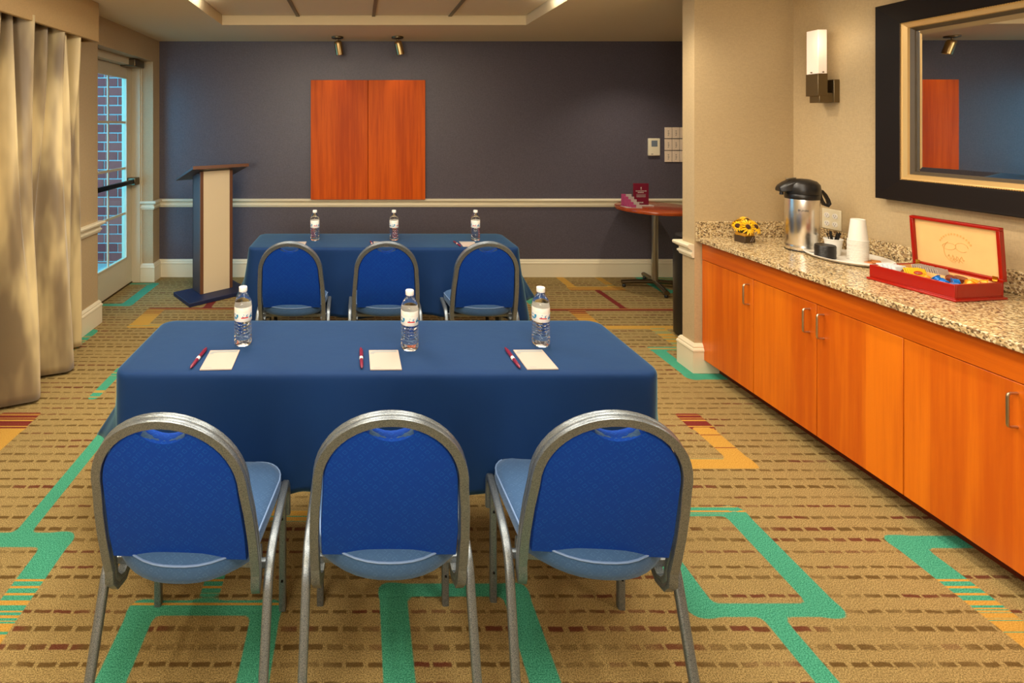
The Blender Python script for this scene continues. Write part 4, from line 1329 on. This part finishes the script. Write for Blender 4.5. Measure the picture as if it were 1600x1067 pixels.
# ------------------------------------------------------------ tray with cups, lids, stirrers
ZTR = ZK
tr = thing('oval_tray', 'oval white plastic tray on the granite counter', 'tray', (2.590, 2.628, ZTR))
bm = bmesh.new()
lathe(bm, [(0, 0), (.80, 0), (.86, .002), (.97, .012), (1.0, .0165), (.995, .018), (.955, .0145), (.85, .006), (.79, .004), (0, .004)], 64, sx=.160, sy=.192)
done('tray_dish', bm, M['white'], tr, smooth=True, angle=60)
ZT2 = ZTR+.0043
# stack of black lids: each lid is a thing
lid0 = None; NL_ = 12
for k in range(NL_):
    z = ZT2+k*.0053
    where = 'lowest' if k == 0 else ('topmost' if k == NL_-1 else f'{["","second","third","fourth","fifth","sixth","seventh","eighth","ninth","tenth","eleventh"][k]} from the bottom')
    lb = f'black cup lid, {where} of the stack on the tray'
    if lid0 is None:
        bm = bmesh.new(); lathe(bm, [(.0415, 0), (.0440, .0005), (.0445, .003), (.0430, .0048), (.0425, .009), (.0400, .0092), (.0385, .0068), (0, .0068)], 40)
        lid0 = done('cup_lid', bm, M['black'], smooth=True, angle=50); o = lid0
    else:
        o = lid0.copy(); COL.objects.link(o)
    o.location = (2.492+random.uniform(-.0008, .0008), 2.648, z)
    tag(o, lb, 'lid', 'stack of black cup lids')
# inverted cup stack
cup0 = None; NC_ = 15
ords = ['lowest', 'second', 'third', 'fourth', 'fifth', 'sixth', 'seventh', 'eighth', 'ninth', 'tenth', 'eleventh', 'twelfth', 'thirteenth', 'fourteenth', 'topmost']
for k in range(NC_):
    z = ZT2+k*.0074
    lb = f'white foam cup, {ords[k]}{" from the bottom" if 0 < k < NC_-1 else ""} in the upturned stack'
    if cup0 is None:
        bm = bmesh.new(); lathe(bm, [(.0385, .0004), (.0405, 0), (.0422, .0012), (.0422, .0036), (.0390, .0046), (.0290, .108), (.0280, .111), (.0262, .111), (.0255, .1085), (0, .1085)], 40, cap=False)
        lathe(bm, [(.0385, .0004), (.0274, .1055), (0, .1055)], 40, cap=False)
        cup0 = done('foam_cup', bm, M['foam'], smooth=True, angle=50); o = cup0
    else:
        o = cup0.copy(); COL.objects.link(o)
    o.location = (2.612+random.uniform(-.0006, .0006), 2.594, z)
    tag(o, lb, 'cup', 'stack of upturned foam cups')
# cup of stirrers
sx_, sy_ = 2.590, 2.705
cp = thing('stirrer_cup', 'white foam cup holding black coffee stirrers', 'cup', (sx_, sy_, ZT2))
bm = bmesh.new(); lathe(bm, [(0, .002), (.0280, 0), (.0290, .003), (.0385, .082), (.0412, .083), (.0412, .0875), (.0390, .088), (.0375, .083), (.0272, .005), (0, .005)], 40, cap=False); done('cup_wall', bm, M['foam'], cp, smooth=True, angle=50)
for k in range(22):
    a = random.uniform(0, 2*PI); r0 = random.uniform(.002, .018); r1 = random.uniform(.012, .032)
    L = random.uniform(.108, .122)
    bm = bmesh.new()
    p0_ = Vector((0, 0, 0)); p1_ = Vector((r1*math.cos(a)-r0*math.cos(a+2), r1*math.sin(a)-r0*math.sin(a+2), math.sqrt(L*L-.0004)))
    sweep(bm, [p0_, p1_], rrect(.0045, .0015, .0004, 1), (.3, 1, 0))
    o = done('coffee_stirrer', bm, M['black']); o.location = (sx_+r0*math.cos(a+2), sy_+r0*math.sin(a+2), ZT2+.0065)
    tag(o, 'thin black coffee stirrer standing among others in the foam cup', 'stirrer', 'black stirrers in the foam cup')
# orange packets on the tray
for k, (x, y, rz, lb) in enumerate(((2.632, 2.545, .3, 'orange sweetener packet lying on the tray, underneath'), (2.648, 2.536, .9, 'orange sweetener packet on top of the other one on the tray'))):
    bm = bmesh.new(); box(bm, -.026, .026, -.018, .018, 0, .003)
    for v in bm.verts: v.co.z += .004*math.sin(v.co.x*60)*.3
    o = done('sweetener_packet', bm, M['orange'], bevel=.001); o.location = (x, y, ZT2+.0015+k*.0048); o.rotation_euler = (0, 0, rz)
    tag(o, lb, 'packet', 'orange packets on the tray')

# ------------------------------------------------------------ red tea box
tbx = thing('tea_box', 'open red lacquered wooden tea box on the counter', 'box', (2.493, 2.154, ZK), math.radians(7))
bw_, bl_ = .236, .300; hw, hl = bw_/2, bl_/2
bm = bmesh.new()
bz0, bz1, th_ = .010, .068, .010
box(bm, -hw, hw, -hl, hl, .006, .014)
box(bm, -hw, -hw+th_, -hl, hl, .014, bz1); box(bm, hw-th_, hw, -hl, hl, .014, bz1)
box(bm, -hw+th_, hw-th_, -hl, -hl+th_, .014, bz1); box(bm, -hw+th_, hw-th_, hl-th_, hl, .014, bz1)
done('box_tray', bm, M['redlac'], tbx, bevel=.002)
bm = bmesh.new(); box(bm, -hw-.008, hw+.008, -hl-.008, hl+.008, 0, .010); done('plinth', bm, M['redlac'], tbx, bevel=.003)
bm = bmesh.new()
for (a, b, c, d) in ((-hw+th_, -hw+th_+.004, -hl+th_, hl-th_), (hw-th_-.004, hw-th_, -hl+th_, hl-th_), (-hw+th_, hw-th_, -hl+th_, -hl+th_+.004), (-hw+th_, hw-th_, hl-th_-.004, hl-th_), (-hw+.13, -hw+.134, -hl+th_, hl-th_)):
    box(bm, a, b, c, d, .0142, bz1-.004)
box(bm, -hw+th_, hw-th_, -hl+th_, hl-th_, .0142, .017)
box(bm, -hw+th_, hw-th_, .045, .049, .0142, bz1-.006)
done('lining', bm, M['pale'], tbx)
# lid leans back a little from the hinge on the wall side
LR = Matrix.Translation((hw-.004, 0, bz1)) @ Matrix.Rotation(math.radians(-5), 4, 'Y')
LH = .222
bm = bmesh.new()
box(bm, 0, .022, -hl, hl, .0, .012, mat4=LR); box(bm, 0, .022, -hl, hl, LH-.012, LH, mat4=LR)
box(bm, 0, .022, -hl, -hl+.012, .012, LH-.012, mat4=LR); box(bm, 0, .022, hl-.012, hl, .012, LH-.012, mat4=LR)
box(bm, .016, .024, -hl+.012, hl-.012, .012, LH-.012, mat4=LR)
ld = done('lid', bm, M['redlac'], tbx, bevel=.002)
bm = bmesh.new(); box(bm, .013, .0158, -hl+.0125, hl-.0125, .0125, LH-.0125, mat4=LR); done('lid_lining', bm, M['pale'], ld)
bm = bmesh.new()
def onlid(y, z): return LR @ Vector((.0122, -y*1.05, z*1.25+.004))
arcp = []
for i in range(13):
    a = math.radians(150-120*i/12); y = -.055*math.cos(a)*-1; z = .070+.058*math.sin(a)
    c = onlid(.056*math.cos(a), z); mt = Matrix.Translation(c)
    box(bm, -.0003, .0003, -.0025, .0025, -.004, .004, mat4=mt)
def lidcurve(pp, r=.0008): sweep(bm, [onlid(y, z) for y, z in pp], circ(r, 5), (1, 0, 0))
lidcurve([(.020+.020*math.cos(t), .085+.016*math.sin(t)) for t in [i*.5 for i in range(12)]])
lidcurve([(-.020+.022*math.cos(t), .082+.012*math.sin(t)+.1*(.02*math.cos(t))) for t in [i*.5 for i in range(13)]])
lidcurve([(.038*math.cos(t), .066+.040*math.sin(t)) for t in [2.2+i*.22 for i in range(12)]])
lidcurve([(-.026+i*.004, .045+.008*math.sin(i*1.9)) for i in range(14)])
lidcurve([(-.020+i*.004, .035+.006*math.sin(i*2.3+1)) for i in range(11)])
done('gilt_emblem', bm, M['goldink'], ld)
for y in (-hl+.022, hl-.022):
    bm = bmesh.new(); box(bm, hw-.020, hw-.004, y-.008, y+.008, bz1, bz1+.002); box(bm, 0.0, -.002, y-.008, y+.008, 0, .020, mat4=LR)
    lathe(bm, [(.0025, -.008), (.0025, .008)], 8, mat4=Matrix.Translation((hw-.006, y, bz1+.003)) @ Matrix.Rotation(PI/2, 4, 'X')); done('hinge', bm, M['brass'], tbx)
def inbox(o, x, y, z, rz=0, rx=0, ry=0):
    c, s = math.cos(math.radians(7)), math.sin(math.radians(7))
    o.location = (2.493+c*x-s*y*.86, 2.154+s*x+c*y*.86, ZK+z+.012); o.rotation_euler = (rx, ry, rz+math.radians(7))
# white sachets at the far left compartment
for k in range(7):
    bm = bmesh.new(); box(bm, -.030, .030, -.004, .004, 0, .046)
    o = done('sugar_sachet', bm, M['sachet'], bevel=.001)
    inbox(o, -.055+.004*(k % 3), .150-.0125*k, .019, random.uniform(-.15, .15), rx=-.35)
    tag(o, f'white and blue sugar sachet in the tea box, {["nearest the end wall","second from the end wall","third from the end wall","middle of seven","third from the yellow packets","second from the yellow packets","beside the yellow packets"][k]}', 'sachet', 'sugar sachets in the tea box')
# yellow tea bags, the front one with a red oval
for k in range(3):
    bm = bmesh.new(); box(bm, -.034, .034, -.002, .002, 0, .052)
    o = done('tea_bag', bm, M['yellow'], bevel=.0008)
    inbox(o, -.045, .030-.010*k, .020, random.uniform(-.1, .1)-.2, rx=-.45)
    tag(o, ['yellow tea packet hindmost in the tea box', 'yellow tea packet between two others in the tea box', 'yellow tea packet with a red oval, foremost in the tea box'][k], 'tea packet', 'yellow tea packets')
    if k == 2:
        bm = bmesh.new(); lathe(bm, [(1, 0), (1, .0006)], 20, mat4=Matrix.Translation((0, -.0022, .034)) @ Matrix.Rotation(PI/2, 4, 'X'), sx=.018, sy=.008); rl = done('red_oval', bm, M['redprint'], o)
        tt = text_mesh('tea_print', 'Lipton', .0095, M['paper'], rl, .0002); tt.location = (0, -.0032, .034); tt.rotation_euler = (PI/2, 0, 0)
# long row of pale packets at the back
for k in range(12):
    bm = bmesh.new(); box(bm, -.026, .026, -.0015, .0015, 0, .052)
    o = done('creamer_packet', bm, M['paper'], bevel=.0006)
    inbox(o, .045, .085-.0095*k, .020, random.uniform(-.08, .08), rx=-.3)
    tag(o, f'pale upright packet under the tea box lid, {["first","second","third","fourth","fifth","sixth","seventh","eighth","ninth","tenth","eleventh","last"][k]} counting from the far end', 'packet', 'pale packets in the tea box')
def capsule(name, mat, x, y, z, rz, ry, label, group):
    t = thing(name, label, 'creamer pot', (0, 0, 0), 0, group)
    bm = bmesh.new(); lathe(bm, [(.011, -.010), (.013, -.009), (.0165, .008), (.0185, .0095)], 20); done('cup_body', bm, mat, t, smooth=True)
    bm = bmesh.new(); lathe(bm, [(.0195, .0096), (.0195, .0108), (0, .0112)], 20); done('foil_top', bm, mat, t, smooth=True)
    inbox(t, x, y, z, rz, ry=ry)
caps = [('bluecap', -.070, -.075, .048, 1.2, 'blue creamer pot nearest the yellow packets'), ('bluecap', -.085, -.112, .045, 1.9, 'blue creamer pot at the front of the tea box'),
        ('bluecap', -.045, -.125, .050, 2.2, 'blue creamer pot tipped at the near end of the tea box'), ('bluecap', -.090, -.148, .040, .4, 'blue creamer pot in the near front corner of the tea box'),
        ('orangecap', -.080, -.040, .046, .9, 'orange creamer pot beside the yellow packets'), ('orangecap', .030, -.130, .050, 2.6, 'orange creamer pot at the near end below the lid'),
        ('orangecap', .062, -.145, .048, 2.0, 'orange creamer pot touching the near hinge'), ('orangecap', -.010, -.148, .045, 1.1, 'orange creamer pot against the near end wall of the tea box'),
        ('browncap', -.020, -.085, .048, 1.5, 'brown creamer pot in the middle of the tea box'), ('browncap', .015, -.095, .050, .3, 'brown creamer pot just behind the middle one'),
        ('browncap', -.060, .062, .046, 1.0, 'brown creamer pot beside the sugar sachets')]
for c_, x, y, z, ry, lb in caps: capsule('creamer_pot', M[c_], x, y, z, random.uniform(0, 6), ry*.8, lb, 'creamer pots in the tea box')
